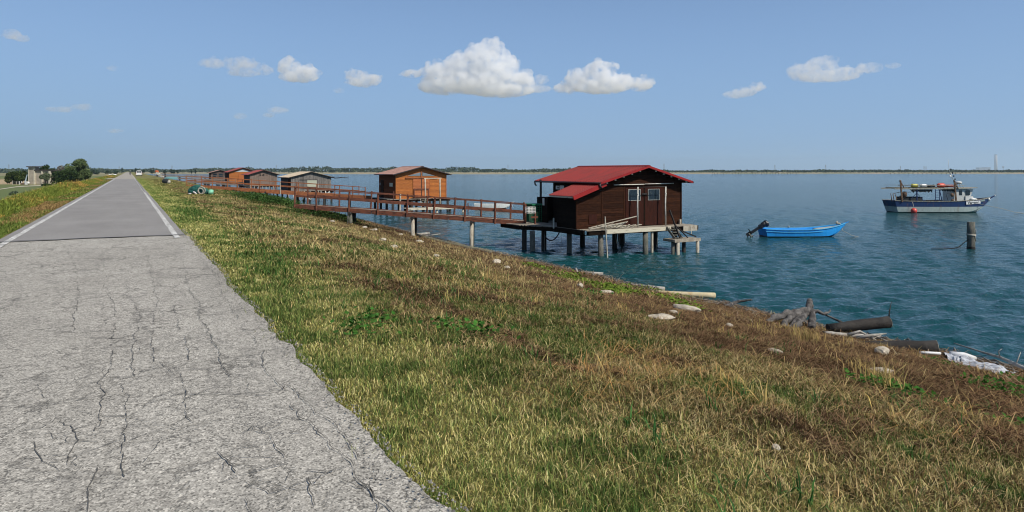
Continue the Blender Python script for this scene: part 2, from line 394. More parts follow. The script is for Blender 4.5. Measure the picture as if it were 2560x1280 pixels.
# tar seam, slightly proud of both surfaces
m = MB(); xs = np.linspace(-3.0, 1.32, 60)
for k in range(59):
    a, b = xs[k], xs[k+1]; ya = 19.95+(.45*(1.3-a)/4.2)*0+.04*math.sin(a*5)+.02*math.sin(a*13); yb = 19.95+.04*math.sin(b*5)+.02*math.sin(b*13)
    m.add([(a,ya-.045,.030),(b,yb-.045,.030),(b,yb+.03,.031),(a,ya+.03,.031)], [(0,1,2,3)])
tag(m.build('road_seam', plain('tar', (.035,.033,.030), .6)), 'dark tar seam across the road where the two asphalts meet', kind='structure')
# painted edge lines
g = N('worn_white_line'); v = g.coord('Object'); k = g.ramp(g.noise(v, 7, 5, .75), [(.46, 0.0), (.56, 1.0)])
c = g.mix(k, (.31,.30,.275), (.72,.71,.67)); line_mat = g.principled(c, .8, 0, None, .2)
def line(xc, y0, y1, w=.13):
    m = MB(); ys = np.concatenate([np.arange(y0, 60, .35), np.arange(60, y1, 2.0), [y1]])
    jr = (fbm(ys*1.1, ys*0+5.1, 3)-.5)*.05; prev = None
    for y, q in zip(ys, jr):
        cur = ((xc-w/2+q, y, .0172), (xc+w/2+q*.5, y, .0172))
        if prev: m.add([prev[0], prev[1], cur[1], cur[0]], [(0,1,2,3)])
        prev = cur
    return m
tag(line(1.07, 19.1, 158).build('road_line', line_mat), 'worn white edge line on the lagoon side of the road', kind='structure')
tag(line(-2.52, 17.6, 166).build('road_line', line_mat), 'worn white edge line on the field side of the road', kind='structure')
tag(line(1.12, 165, 420, .1).build('road_line', line_mat), 'faint far edge line of the road', kind='structure')
# thin pale farm track by the pump house
m = MB(); pr = None
for px, py in ((0, 473), (40, 467), (62, 465.5), (85, 464.5), (105, 463.5), (140, 462), (180, 460)):
    a, b2 = on(px, py+.9, -2.56), on(px, py-.9, -2.56)
    if pr: m.add([pr[0], a, b2, pr[1]], [(0,1,2,3)])
    pr = (a, b2)
tag(m.build('path', plain('pale_gravel', (.5,.45,.34), .95)), 'thin pale farm track in front of the pump house', kind='structure')

# long cracks in the old asphalt, traced as thin flat dark strips laid on the surface
def crack(m, P, w0, w1):
    pts = []
    for a, b in zip(P[:-1], P[1:]):
        n = max(2, int((b-a).length/.045))
        for k in range(n): pts.append(a+(b-a)*k/n)
    gapn = [random.random() for _ in range(97)]; pts.append(P[-1]); n = len(pts); off = Vector((0,0,0)); Q = []
    for p in pts:
        off = off*.88+Vector((random.gauss(0,.0085), random.gauss(0,.010), 0)); Q.append(p+off)
    for i in range(n-1):
        d = (Q[i+1]-Q[i]); d.z = 0
        if d.length < 1e-5: continue
        s = Vector((-d.y, d.x, 0)).normalized(); q0, q1 = i/n, (i+1)/n; wa = (w0+(w1-w0)*q0)*(.3+1.3*random.random())*(0 if gapn[int(i/7)%97] < .13 else 1)
        m.add([Q[i]-s*wa/2, Q[i]+s*wa/2, Q[i+1]+s*wa/2, Q[i+1]-s*wa/2], [(0,1,2,3)])
    return Q
CR = [[(250,640),(260,690),(287,790),(283,850),(272,930),(245,960),(262,985),(255,1040),(240,1140),(200,1290)],[(360,615),(380,690),(395,760),(380,850),(390,905)],[(455,640),(470,700),(510,800),(530,840),(545,890),(575,940)],
 [(540,690),(580,780),(620,830),(660,880),(668,920),(700,960),(730,990),(745,1020),(800,1090),(840,1130),(880,1160),(905,1200),(950,1240),(1000,1295)],[(720,960),(790,1030),(850,1060),(880,1120),(905,1180),(935,1240),(960,1295)],
 [(60,834),(140,829),(210,831),(270,826)],[(200,925),(320,918),(420,925),(520,920)],[(430,985),(560,982),(690,985),(720,965)],[(0,700),(60,690),(130,676),(190,664)],[(300,960),(318,990),(330,1060),(300,1120),(290,1200)],
 [(470,1020),(520,1090),(560,1130),(600,1200),(640,1290)],[(100,960),(130,1040),(180,1090),(170,1160)],[(640,1060),(700,1130),(760,1180),(800,1290)],[(20,1080),(80,1100),(150,1180)],[(610,790),(560,800),(520,812)],[(745,1020),(690,1060),(640,1060)],[(880,1160),(820,1180),(760,1180)],[(390,900),(450,930),(470,1020)],
 [(150,600),(190,660),(200,740),(170,830)],[(320,720),(350,800),(330,870),(345,940)],[(500,640),(540,690)],[(430,760),(460,830),(470,900)]]
m = MB()
for P in CR:
    Q = crack(m, [on(px, py, .0165) for px, py in P], .0038, .0058)
    for _ in range(max(4, int(len(Q)*.11))):
        i = random.randrange(len(Q)); a = Q[i]; sg = random.choice((-1,1)); l = random.uniform(.08,.55); b_ = a+Vector((sg*l*random.uniform(.5,1), random.uniform(-.5,.5)*l, 0)); c_ = b_+Vector((sg*random.uniform(0,.3), random.uniform(-.3,.3), 0))
        if b_.x < 1.2 and c_.x < 1.2: crack(m, [a, b_, c_], .005, .002)
tag(m.build('road_crack', plain('crack_shadow', (.11,.104,.092), .95)), 'long branching cracks in the old asphalt', kind='structure')
# ================================================================ GRASS
blade_mat = attr_mat('grass_blades', .8, .12)
def blades(name, xs, ys, hh, ww, lean, colr, bend=.35, zoff=0.0, az=None, dark_root=False, mat=None):
    """two-segment tapered blades: 5 vertices each"""
    n = len(xs); z = gz(xs, ys)+zoff
    th = rng.random(n)*2*np.pi if az is None else az; fa = th + np.pi/2 + (rng.random(n)-.5)*1.2
    dx, dy = np.cos(th), np.sin(th); sx_, sy_ = np.cos(fa), np.sin(fa)
    L1 = hh*.55; a1 = lean; a2 = np.minimum(lean+bend*(1+rng.random(n)), 1.68)
    bx, by, bz = xs, ys, z
    mx, my, mz = bx+dx*np.sin(a1)*L1, by+dy*np.sin(a1)*L1, bz+np.cos(a1)*L1
    L2 = hh*.45; tx, ty, tz = mx+dx*np.sin(a2)*L2, my+dy*np.sin(a2)*L2, mz+np.cos(a2)*L2
    w = ww/2; V = np.empty((n, 5, 3))
    V[:,0] = np.stack([bx-sx_*w, by-sy_*w, bz-.01], 1); V[:,1] = np.stack([bx+sx_*w, by+sy_*w, bz-.01], 1)
    V[:,2] = np.stack([mx+sx_*w*.8, my+sy_*w*.8, mz], 1); V[:,3] = np.stack([mx-sx_*w*.8, my-sy_*w*.8, mz], 1)
    V[:,4] = np.stack([tx, ty, tz], 1)
    b = np.arange(n)*5
    C = np.repeat(colr[:, None, :], 5, 1)
    return V.reshape(-1, 3), b, C.reshape(-1, 3)
def join(name, parts, mat, label, cat):
    Vs, q, t, Cs = [], [], [], []; o = 0
    for V, b, C in parts:
        b = b+o; q.append(np.stack([b, b+1, b+2, b+3], 1)); t.append(np.stack([b+3, b+2, b+4], 1)); Vs.append(V); Cs.append(C); o += len(V)
    ob = npmesh(name, np.concatenate(Vs), [np.concatenate(q), np.concatenate(t)], mat, np.concatenate(Cs))
    return tag(ob, label, cat, kind='stuff')
def visible(x, y, mar=620):
    Yc = x*SY + y*CY; Xc = x*CY - y*SY
    px = 1280+F*Xc/np.maximum(Yc, .1)
    return (Yc > 1.5) & (px > -mar) & (px < 2560+mar), Yc, Xc
def scatter(bands, x0, x1, y0, y1):
    for d0, d1, dens, wid in bands:
        ya, yb = max(y0, -d1), min(y1, d1); xa, xb = max(x0, -d1), min(x1, d1)
        if ya >= yb or xa >= xb: continue
        n = int((yb-ya)*(xb-xa)*dens); x = xa+rng.random(n)*(xb-xa); y = ya+rng.random(n)*(yb-ya)
        ok, Yc, Xc = visible(x, y); d = np.hypot(Xc, Yc); k = ok & (d >= d0) & (d < d1) & (gz(x, y) < H-(1280+150-427)/F*0)
        yield x[k], y[k], d[k], wid
def jitcol(c, n, a=.25):
    return np.clip(c*(1+(rng.random((n, 1))-.5)*2*a)*(1+(rng.random((n, 3))-.5)*.18), 0, 1)
BANDS = [(2,4.5,10500,.0034),(4.5,7,7600,.0040),(7,11,4800,.0052),(11,17,2700,.0076),(17,27,1700,.0105),(27,45,880,.017),(45,85,360,.029),(85,170,100,.056)]
G, S_, Bn = [], [], []
road_r = edge_r
for x, y, d, wid in scatter(BANDS, 1.15, 17.8, -9, 170):
    k = x > road_r(y) + np.abs(rng.normal(0, .10, len(x))) - .16 + (fbm(y*3.3+4, x*3+1.7, 3)-.5)*.34
    x, y, d = x[k], y[k], d[k]; n = len(x)
    e, gr, br = cover(x, y); r = rng.random(n); tuft = .15+1.3*fbm(x*4.3, y*4.3, 3)**1.0; gap = fbm(x*2.6+31, y*2.6+7, 3)
    isb = r < br*.93; x = np.where(gap < .10, -99, x); isg = (~isb) & (rng.random(n) < .16+.56*gr); ise = (~isb) & (~isg) & (rng.random(n) < e); iss = ~(isb | isg | ise)
    far = sstep(20, 60, d)
    alive = x > -50
    def put(L, m, h0, h1, l0, l1, c, a=.25, zo=0, bend=.35, c2=None):
        m = m & alive; q = int(m.sum())
        if not q: return
        cc = np.tile(c, (q, 1)) if c2 is None else c + (c2-c)*rng.random((q, 1))**1.5
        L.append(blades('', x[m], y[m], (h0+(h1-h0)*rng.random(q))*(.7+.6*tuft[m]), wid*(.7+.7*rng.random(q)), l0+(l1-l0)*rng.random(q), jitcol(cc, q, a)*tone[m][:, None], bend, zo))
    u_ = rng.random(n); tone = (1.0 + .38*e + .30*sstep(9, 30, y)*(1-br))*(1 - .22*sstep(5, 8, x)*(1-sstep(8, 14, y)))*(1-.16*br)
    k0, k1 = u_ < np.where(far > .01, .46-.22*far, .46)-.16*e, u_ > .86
    for (L, m_, dk, md, br_, h0, h1, l0, l1, zo) in (  # dark and bright shares paint shadow and highlight contrast into the blades
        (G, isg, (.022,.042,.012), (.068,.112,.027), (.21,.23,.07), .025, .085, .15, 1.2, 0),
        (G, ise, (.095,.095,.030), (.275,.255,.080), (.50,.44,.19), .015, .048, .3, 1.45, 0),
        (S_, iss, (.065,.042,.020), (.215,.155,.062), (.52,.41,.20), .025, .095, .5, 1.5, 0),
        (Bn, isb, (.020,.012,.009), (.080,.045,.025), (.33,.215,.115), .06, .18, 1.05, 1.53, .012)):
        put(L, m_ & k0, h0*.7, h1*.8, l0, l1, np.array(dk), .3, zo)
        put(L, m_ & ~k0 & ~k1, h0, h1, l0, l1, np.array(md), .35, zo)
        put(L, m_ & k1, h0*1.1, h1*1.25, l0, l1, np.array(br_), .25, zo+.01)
# accents: tall green blades in clumps, long pale stalks lying about
def clumps(n, xr, yr, per, h, w, c, lean=(.1, 1.0), spread=.12, cond=None):
    cx = xr[0]+rng.random(n)*(xr[1]-xr[0]); cyy = yr[0]+rng.random(n)*(yr[1]-yr[0])
    ok, Yc, Xc = visible(cx, cyy); cx, cyy = cx[ok], cyy[ok]
    if cond is not None: k = cond(cx, cyy); cx, cyy = cx[k], cyy[k]
    m = np.repeat(np.arange(len(cx)), per); x = cx[m]+rng.normal(0, spread, len(m)); y = cyy[m]+rng.normal(0, spread, len(m))
    q = len(x)
    return blades('', x, y, h*(.5+.8*rng.random(q)), w*(.6+.8*rng.random(q)), lean[0]+(lean[1]-lean[0])*rng.random(q), jitcol(np.tile(c, (q, 1)), q, .3), .5)
isgreen = lambda x, y: cover(x, y)[1] > .3
G.append(clumps(1300, (2, 11), (-3, 14), 20, .11, .006, np.array([.055,.125,.03]), spread=.09, cond=isgreen))
G.append(clumps(150, (2, 10), (-3, 12), 9, .20, .011, np.array([.05,.13,.035]), spread=.05))
G.append(clumps(900, (2, 11), (12, 45), 26, .16, .02, np.array([.06,.13,.03]), spread=.2, cond=isgreen))
S_.append(clumps(1500, (2.5, 14), (-3, 16), 9, .30, .006, np.array([.42,.32,.14]), lean=(1.1, 1.52), spread=.15, cond=lambda x, y: cover(x, y)[2] < .5))
S_.append(clumps(60, (4, 16.5), (-2, 14), 26, .27, .007, np.array([.52,.38,.14]), lean=(.1, .9), spread=.10))
S_.append(clumps(700, (3, 15), (14, 50), 16, .25, .016, np.array([.48,.38,.17]), lean=(.2, 1.4), spread=.2))
Bn.append(clumps(3400, (6.5, 17.2), (-3, 18), 12, .34, .007, np.array([.17,.10,.052]), lean=(1.1, 1.55), spread=.2))
Bn.append(clumps(1500, (9.5, 17.4), (15, 60), 16, .38, .016, np.array([.12,.072,.040]), lean=(1.0, 1.55), spread=.3))
join('grass', G, blade_mat, 'green and yellow green turf growing on the dyke bank', 'grass')
join('straw', S_, blade_mat, 'dry straw coloured grass over the middle of the bank', 'dry grass')
join('litter', Bn, blade_mat, 'brown matted reed litter washed up along the waterline', 'plant litter')
# verge and tall weeds on the field side
Lv, Wd = [], []
for x, y, d, wid in scatter([(5,12,2400,.007),(12,25,1700,.010),(25,50,800,.018),(50,110,200,.04),(110,240,40,.08)], -5.2, -2.6, 4, 240):
    k = x < -2.92 + (fbm(y*2.3, y*0+6.7, 3)-.5)*.25; x, y, d = x[k], y[k], d[k]; n = len(x)
    nn = fbm(x*.9+7, y*.35, 4); c = np.where((nn+(rng.random(n)-.5)*.25 > .53)[:, None], np.array([.30,.20,.085]), np.array([.15,.20,.045]))
    Lv.append(blades('', x, y, .05+.09*rng.random(n), wid*(.7+.6*rng.random(n)), .3+rng.random(n), jitcol(c, n, .3), .4))
for x, y, d, wid in scatter([(8,18,500,.010),(18,35,420,.016),(35,70,190,.030),(70,150,60,.06),(150,300,13,.13)], -8.6, -4.1, 6, 300):
    n = len(x); nn = fbm(x*.22+3, y*.11+4, 3); n4 = fbm(x*.8, y*.45+4, 3)
    k = (x < -4.25+ (n4-.5)*.9); x, y, d, nn, n4 = x[k], y[k], d[k], nn[k], n4[k]; n = len(x)
    gold = (nn + (rng.random(n)-.5)*.42 > .53)[:, None]
    c = np.where(gold, np.array([.40,.26,.07]), np.array([.17,.21,.04]))
    tall = np.exp(-((y-78)/16)**2)*.55
    h = (.30+.45*n4+tall*.6)*(.5+.8*rng.random(n))*sstep(4.0, 5.4, -x)+.10
    Wd.append(blades('', x, y, h, wid*(.6+.8*rng.random(n)), .05+.35*rng.random(n), jitcol(c, n, .35), .3))
    # leaves and seed heads up the stems
    for rep in range(1):
        zz = h*(.25+.7*rng.random(n)); Wd.append(blades('', x+rng.normal(0,.06,n), y+rng.normal(0,.06,n), .07+.10*rng.random(n), wid*.8*(.6+.8*rng.random(n)), .2+.7*rng.random(n), jitcol(c*1.08, n, .35), .4, zz))
join('grass', Lv, blade_mat, 'short verge grass between the left edge line and the tall weeds', 'grass')
join('weeds', Wd, blade_mat, 'tall golden and green weeds along the field side of the dyke', 'weeds')

# low creeping plants with broad leaves, on the brow and along the litter
def leaves(pts, size, colr, spread, per, rise=.12):
    m = np.repeat(np.arange(len(pts)), per); P = np.array(pts)[m]; n = len(m)
    x = P[:,0]+rng.normal(0, 1, n)*spread; y = P[:,1]+rng.normal(0, 1, n)*spread*1.3; z = gz(x, y)+rng.random(n)*rise*P[:,2]
    s = size*(.6+.8*rng.random(n)); a = rng.random(n)*6.28; t = rng.random(n)*1.0
    ux, uy, uz = np.cos(a)*np.cos(t), np.sin(a)*np.cos(t), np.sin(t); vx, vy = -np.sin(a), np.cos(a)
    V = np.empty((n, 5, 3)); 
    for k, (p, q) in enumerate(((0,0),(.45,-.5),(1,-.12),(1,.12),(.45,.5))):
        V[:,k] = np.stack([x+s*(p*ux+q*vx), y+s*(p*uy+q*vy), z+s*p*uz], 1)
    b = np.arange(n)*5
    return V.reshape(-1,3), [np.stack([b,b+1,b+2,b+3,b+4],1)], np.repeat(jitcol(np.tile(colr,(n,1)), n, .4)[:,None,:], 5, 1).reshape(-1,3)
def creeper(label, pts, size, colr, spread, per, rise=.12):
    V, Fq, C = leaves(pts, size, np.array(colr), spread, per, rise)
    return tag(npmesh('creeper', V, Fq, blade_mat, C), label, 'creeper', kind='stuff')
def brow(pxs, jit, k):
    out = []
    for px, py in pxs:
        p = ong(px, py)
        for _ in range(k): out.append((p.x+random.gauss(0,jit), p.y+random.gauss(0,jit*2), 1.0))
    return out
creeper('green creeping plants between the litter and the driftwood logs', brow([(1340,672),(1380,690),(1420,700),(1470,710),(1520,730),(1560,735),(1600,730),(1650,748),(1500,715),(1400,685),(1620,745)], .35, 3), .075, (.13,.19,.03), .22, 110)
creeper('dark green creeper on the brow below the walkway start', brow([(610,492),(640,492),(660,498),(690,500),(710,505),(740,515),(640,505),(670,508),(770,530),(800,540),(830,545),(860,560),(700,512),(625,500)], .7, 4), .075, (.05,.095,.025), .55, 330, .38)
creeper('green leafy weeds in the litter at the lower bank near the right log', brow([(2330,1010),(2440,965),(2500,975),(2540,960),(2300,1000),(1480,740),(900,800),(1100,830)], .25, 2), .05, (.05,.13,.025), .16, 90)

# bright arching straw stems over the dark mat, pebbles crumbling off the asphalt edge, twigs at the waterline
B2_ = [clumps(650, (6, 16.8), (-3, 18), 5, .42, .006, np.array([.46,.33,.15]), lean=(.9, 1.5), spread=.25), clumps(500, (9, 17), (16, 45), 5, .45, .014, np.array([.38,.28,.13]), lean=(.6, 1.4), spread=.4)]
def tuft_at(px, py, n, h, w_, c, spread, lean):
    p = ong(px, py); x = p.x+rng.normal(0, spread, n); y = p.y+rng.normal(0, spread, n)
    return blades('', x, y, h*(.5+.7*rng.random(n)), w_*(.6+.7*rng.random(n)), lean[0]+(lean[1]-lean[0])*rng.random(n), jitcol(np.tile(np.array(c), (n, 1)), n, .3), .4)
for px_, py_ in ((2005,860),(2030,850),(1990,845),(2185,965),(2205,955),(2215,975),(2110,840),(1240,700)): B2_.append(tuft_at(px_, py_, 70, .34, .007, (.46,.34,.13), .12, (.05,.55)))
for px_, py_ in ((1500,930),(1560,905),(1620,900),(1660,925),(1580,960),(1480,980),(1700,960),(1760,940),(1540,880),(1830,1010),(2250,1060),(2380,1030)): B2_.append(tuft_at(px_, py_, 60, .42, .006, (.40,.24,.09), .24, (1.0,1.5)))
join('straw', B2_, blade_mat, 'single bright dead stems lying over the dark litter', 'dry grass')
B3_ = [clumps(700, (13.2, 17.5), (-6, 50), 10, .45, .011, np.array([.22,.14,.075]), lean=(1.0, 1.53), spread=.3), clumps(420, (13.5, 17.5), (-6, 40), 5, .5, .010, np.array([.44,.35,.22]), lean=(1.1, 1.5), spread=.3)]
join('litter', B3_, blade_mat, 'tangled dead reeds along the crest of the litter above the waterline', 'plant litter')
n = 5000; y = -2+rng.random(n)**1.5*24; x = edge_r(y)-np.abs(rng.normal(0, .13, n))+.06; s = .003+.008*rng.random(n)**2; z = np.full(n, .012)
dirs = np.array([(1,0,0),(0,1,0),(-1,0,0),(0,-1,0),(0,0,1)]); V = np.stack([x,y,z],1)[:,None,:] + dirs[None]*s[:,None,None]*(.7+.6*rng.random((n,5,1))); i = np.arange(n)*5
F3 = np.concatenate([np.stack([i+a,i+(a+1)%4,i+4],1) for a in range(4)]); cc = np.repeat((.10+.20*rng.random((n,1)))*np.array([1,.95,.86]), 5, 0)
tag(npmesh('gravel', V.reshape(-1,3), [F3], attr_mat('loose_grit', .9), cc), 'loose grit crumbling off the edge of the asphalt', 'gravel', kind='stuff')
m = MB()
for k in range(900):
    y_ = 4+random.random()**1.3*52; x_ = random.uniform(16.2, 18.0); a = random.gauss(0, .5)+1.35; l = random.uniform(.2, 1.1); z_ = max(gzf(x_, y_), WZ)+.04; r_ = random.uniform(.006, .022)
    m.tube([(x_, y_, z_), (x_+l*.5*math.cos(a)+random.gauss(0,.04), y_+l*.5*math.sin(a), z_+random.uniform(0,.10)), (x_+l*math.cos(a), y_+l*math.sin(a), max(gzf(x_+l*math.cos(a), y_+l*math.sin(a)), WZ)+.03+random.random()*.12)], [r_, r_*.8, r_*.4], 5)
tag(m.build('debris', worn('weathered_twigs', (.34,.31,.27), (.14,.12,.10), 5, .95)), 'tangle of small grey twigs washed up along the waterline', 'debris', kind='stuff')
# ================================================================ STILT HUTS AND WALKWAYS
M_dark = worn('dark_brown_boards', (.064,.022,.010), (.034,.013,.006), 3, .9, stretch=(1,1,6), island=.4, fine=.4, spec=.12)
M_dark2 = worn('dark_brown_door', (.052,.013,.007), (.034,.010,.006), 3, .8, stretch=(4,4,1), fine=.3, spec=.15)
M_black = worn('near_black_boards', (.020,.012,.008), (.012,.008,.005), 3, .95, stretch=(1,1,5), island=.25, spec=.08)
M_orange = worn('orange_varnished_boards', (.55,.185,.028), (.37,.105,.014), 2.5, .7, stretch=(1,1,7), island=.18, fine=.3)
M_orange_door = worn('orange_door_boards', (.55,.18,.04), (.38,.10,.022), 2.5, .55, stretch=(1,1,7), island=.15)
M_redroof = worn('red_metal_roof', (.25,.014,.012), (.15,.014,.012), 1.6, .6, (.30,.55), stretch=(.35,1.6,.35), fine=.22, spec=.22)
M_redtrim = worn('bright_red_trim', (.34,.016,.012), (.26,.014,.012), 2, .45, fine=.1)
M_tile = worn('faded_pink_roof_sheet', (.40,.24,.20), (.30,.16,.125), 2.0, .7, fine=.3)
M_redold = worn('dull_red_roof_sheet', (.33,.055,.05), (.24,.05,.045), 1.5, .6)
M_beige = worn('pale_fibre_roof_sheet', (.58,.50,.38), (.45,.36,.26), 1.2, .85, fine=.2)
M_grey = worn('weathered_grey_boards', (.30,.275,.25), (.17,.155,.14), 3, .9, stretch=(5,5,1), island=.38, fine=.4)
M_greybr = worn('weathered_brown_boards', (.32,.25,.20), (.20,.14,.11), 3, .9, stretch=(5,5,1), island=.3, fine=.35)
M_deck = worn('sunbleached_planks', (.42,.37,.29), (.27,.23,.18), 3, .9, stretch=(1,4,1), island=.3, fine=.35)
M_cream = worn('flaking_cream_beam', (.62,.57,.44), (.30,.25,.17), 4, .85, (.36,.46), stretch=(.5,1,3), fine=.2)
M_pile = worn('algae_stained_pile', (.20,.185,.155), (.10,.105,.085), 3, .9, stretch=(3,3,1), fine=.4)
M_pile2 = worn('pale_worn_pile', (.50,.46,.37), (.26,.20,.14), 4, .9, (.35,.5), stretch=(3,3,.8), fine=.35)
M_tar = worn('tarred_pile', (.045,.038,.032), (.025,.022,.02), 3, .85, stretch=(3,3,1))
M_rustw = worn('red_brown_stained_timber', (.22,.075,.040), (.09,.040,.028), 3.5, .9, (.38,.55), stretch=(1,1,3), island=.25, fine=.4)
M_rusto = worn('orange_rust_timber', (.42,.155,.055), (.26,.085,.035), 2.5, .85, stretch=(1,1,3), island=.2, fine=.35)
M_white = plain('white_paint', (.72,.72,.69), .5)
M_dirtyw = worn('dirty_white_paint', (.66,.65,.58), (.40,.36,.28), 5, .7, (.3,.5))
M_trim = plain('dark_metal_trim', (.035,.03,.032), .5)
g = N('window_glass'); M_glass = g.principled((.012,.022,.030), .06, 0, g.bump(g.noise(g.coord(), 2.0, 2), .05, .02), .7)
g = N('pale_window_panel'); M_pane = g.principled((.42,.43,.33), .35, 0, None, .5)
M_rope = plain('old_rope', (.50,.46,.38), .9); M_ropeb = plain('black_rope', (.02,.02,.02), .8)
M_green = plain('green_plastic', (.02,.22,.10), .5); M_greenl = plain('pale_green_crate', (.25,.55,.22), .6)

M_gut = plain('dark_gutter', (.05,.012,.012), .5)  # darkened to stand in for the shadow line under the eave
def pile(root, x, y, top, r, mat, lean=(0,0), bot=-4.6, cap=False):
    m = MB(); m.tube([(x+lean[0], y+lean[1], bot), (x+lean[0]*.4, y+lean[1]*.4, (bot+top)/2), (x, y, top)], [r*1.03, r, r*.96], 14, True, .02)
    if cap: m.tube([(x,y,top-.09),(x,y,top+.02)], r*1.7, 12)
    return m.build('pile', mat, root)
def siding(m, A, B, z0, top, bh=.14, out=(0,-1), gaps=(), th=.022, inset=0.0):
    """horizontal lap boards on the wall from A to B (plan points); top(s) is the roof height at distance s"""
    A = Vector((*A, 0)); B = Vector((*B, 0)); L = (B-A).length; d = (B-A)/L; o = Vector((*out, 0)); z = z0
    smax = 0
    while z < z0+8:
        zt = z+bh; S = [s for s in np.linspace(0, L, 61) if top(s) > z+bh*.55]
        if not S: break
        segs = [(S[0], S[-1])]
        for ga, gb, gz0, gz1 in gaps:
            if zt > gz0+.01 and z < gz1-.01:
                ns = []
                for a, b in segs:
                    if gb <= a or ga >= b: ns.append((a, b)); continue
                    if ga > a+.03: ns.append((a, ga))
                    if gb < b-.03: ns.append((gb, b))
                segs = ns
        for a, b in segs:
            p, q = A+d*a, A+d*b; j = random.uniform(-.002, .003)
            vs = [p+o*(th+j)+Vector((0,0,z)), q+o*(th+j)+Vector((0,0,z)), q+o*.004+Vector((0,0,zt)), p+o*.004+Vector((0,0,zt)),
                  p-o*.01+Vector((0,0,z+.001)), q-o*.01+Vector((0,0,z+.001)), q-o*.01+Vector((0,0,zt-.001)), p-o*.01+Vector((0,0,zt-.001))]
            m.add(vs, [(0,1,2,3),(0,4,5,1),(0,3,7,4),(1,5,6,2),(3,2,6,7)])
        z = zt
def planks_v(m, A, B, z0, top, bw=.16, out=(0,-1), gaps=()):
    """vertical weathered boards"""
    A = Vector((*A, 0)); B = Vector((*B, 0)); L = (B-A).length; d = (B-A)/L; o = Vector((*out, 0)); s = 0
    while s < L-.02:
        w_ = bw*random.uniform(.75, 1.2); e = min(s+w_, L); zz = top((s+e)/2)-.01; j = random.uniform(.006, .028); b0 = z0-random.uniform(0, .08)
        parts = [(b0, zz)]
        for ga, gb, g0, g1 in gaps:
            if e > ga+.02 and s < gb-.02: parts = [q for q in ((b0, g0), (g1, zz)) if q[1]-q[0] > .05]
        for p0, p1 in parts:
            p, q = A+d*(s+.004), A+d*(e-.004); vs = []
            for zq in (p0, p1):
                for c in (p+o*j, q+o*j, q-o*.01, p-o*.01): vs.append(c+Vector((0,0,zq)))
            m.add(vs, [(0,1,5,4),(1,2,6,5),(2,3,7,6),(3,0,4,7),(4,5,6,7),(3,2,1,0)])
        s = e
def gable_core(m, x0, x1, y0, y1, z0, ez, pz, px=None):
    px = (x0+x1)/2 if px is None else px
    m.prism([(x0, z0), (x1, z0), (x1, ez), (px, pz), (x0, ez)], y0, y1)
def roof_sheet(m, xe, ze, xr, zr, y0, y1, pitch=.22, rib=.028, th=.012):
    """ribbed sheet from eave (xe, ze) to ridge (xr, zr), ribs running up the slope"""
    ys = []; y = y0
    while y < y1-.001:
        ys += [(y, 0), (min(y+pitch*.70, y1), 0), (min(y+pitch*.78, y1), rib), (min(y+pitch*.92, y1), rib)]; y += pitch
    ys.append((y1, 0)); d = Vector((xr-xe, 0, zr-ze)); nrm = Vector((-d.z, 0, d.x)).normalized()
    if nrm.z < 0: nrm = -nrm
    vs = []
    for yy, h in ys:
        for P in ((xe, ze), (xr, zr)): vs.append(Vector((P[0], yy, P[1])) + nrm*h)
    for yy, h in ys:
        for P in ((xe, ze), (xr, zr)): vs.append(Vector((P[0], yy, P[1])) + nrm*(h-th))
    n = len(ys); fs = [(2*k, 2*k+1, 2*k+3, 2*k+2) for k in range(n-1)] + [(2*n+2*k+2, 2*n+2*k+3, 2*n+2*k+1, 2*n+2*k) for k in range(n-1)]
    fs += [(2*k, 2*k+2, 2*n+2*k+2, 2*n+2*k) for k in range(n-1)] + [(0, 2*n, 2*n+1, 1), (2*n-2, 2*n-1, 4*n-1, 4*n-2)]
    m.add(vs, fs)
def gable_roof(root, x0, x1, y0, y1, ez, pz, mat, trim, ov=.45, ovf=.5, ovb=.4, px=None, ribs=True, trim_h=.14, tail_mat=None):
    px = (x0+x1)/2 if px is None else px
    sl_ = (pz-ez)/(px-x0); sr = (pz-ez)/(x1-px); t = .07
    m = MB(); xa, xb = x0-ov, x1+ov; za, zb = ez-ov*sl_, ez-ov*sr
    roof_sheet(m, xa, za+t, px, pz+t, y0-ovf, y1+ovb, .25 if ribs else .5, .03 if ribs else .012)
    roof_sheet(m, xb, zb+t, px, pz+t, y0-ovf, y1+ovb, .25 if ribs else .5, .03 if ribs else .012)
    r = m.build('roof', mat, root)
    m = MB(); m.prism([(px-.16, pz+t-.16*sl_+.035), (px, pz+t+.045), (px+.16, pz+t-.16*sr+.035), (px, pz+t+.02)], y0-ovf-.02, y1+ovb+.02); m.build('ridge_cap', mat, r)
    for yy in (y0-ovf, y1+ovb):
        m = MB(); m.prism([(xa, za+t-.05-trim_h/2), (px, pz+t-.05-trim_h/2), (xb, zb+t-.05-trim_h/2), (xb, zb+t-.05+trim_h/2), (px, pz+t-.05+trim_h/2), (xa, za+t-.05+trim_h/2)], yy-.018, yy+.018); m.build('verge_trim', trim, r)
    for xe, ze in ((xa, za), (xb, zb)):
        s = 1 if xe > px else -1
        m = MB(); m.tube([(xe+s*.03, y0-ovf, ze+.02), (xe+s*.03, y1+ovb, ze+.02)], .055, 8); m.build('gutter', M_gut, r)
    if tail_mat:
        nT = 5
        for s, xe, ze, sl2 in ((1, x0, ez, sl_), (-1, x1, ez, sr)):
            for k in range(nT):
                q = k/nT; x = (xe+(px-xe)*q); z = ez+(pz-ez)*q-.03
                m = MB(); m.box(x-.045, x+.045, y0-ovf+.10, y0-.02, z-.085, z+.0); m.build('purlin', M_dark, r); m = MB(); m.box(x-.05, x+.05, y0-ovf+.05, y0-ovf+.10, z-.09, z+.0); m.build('purlin_end', tail_mat, r)
    return r
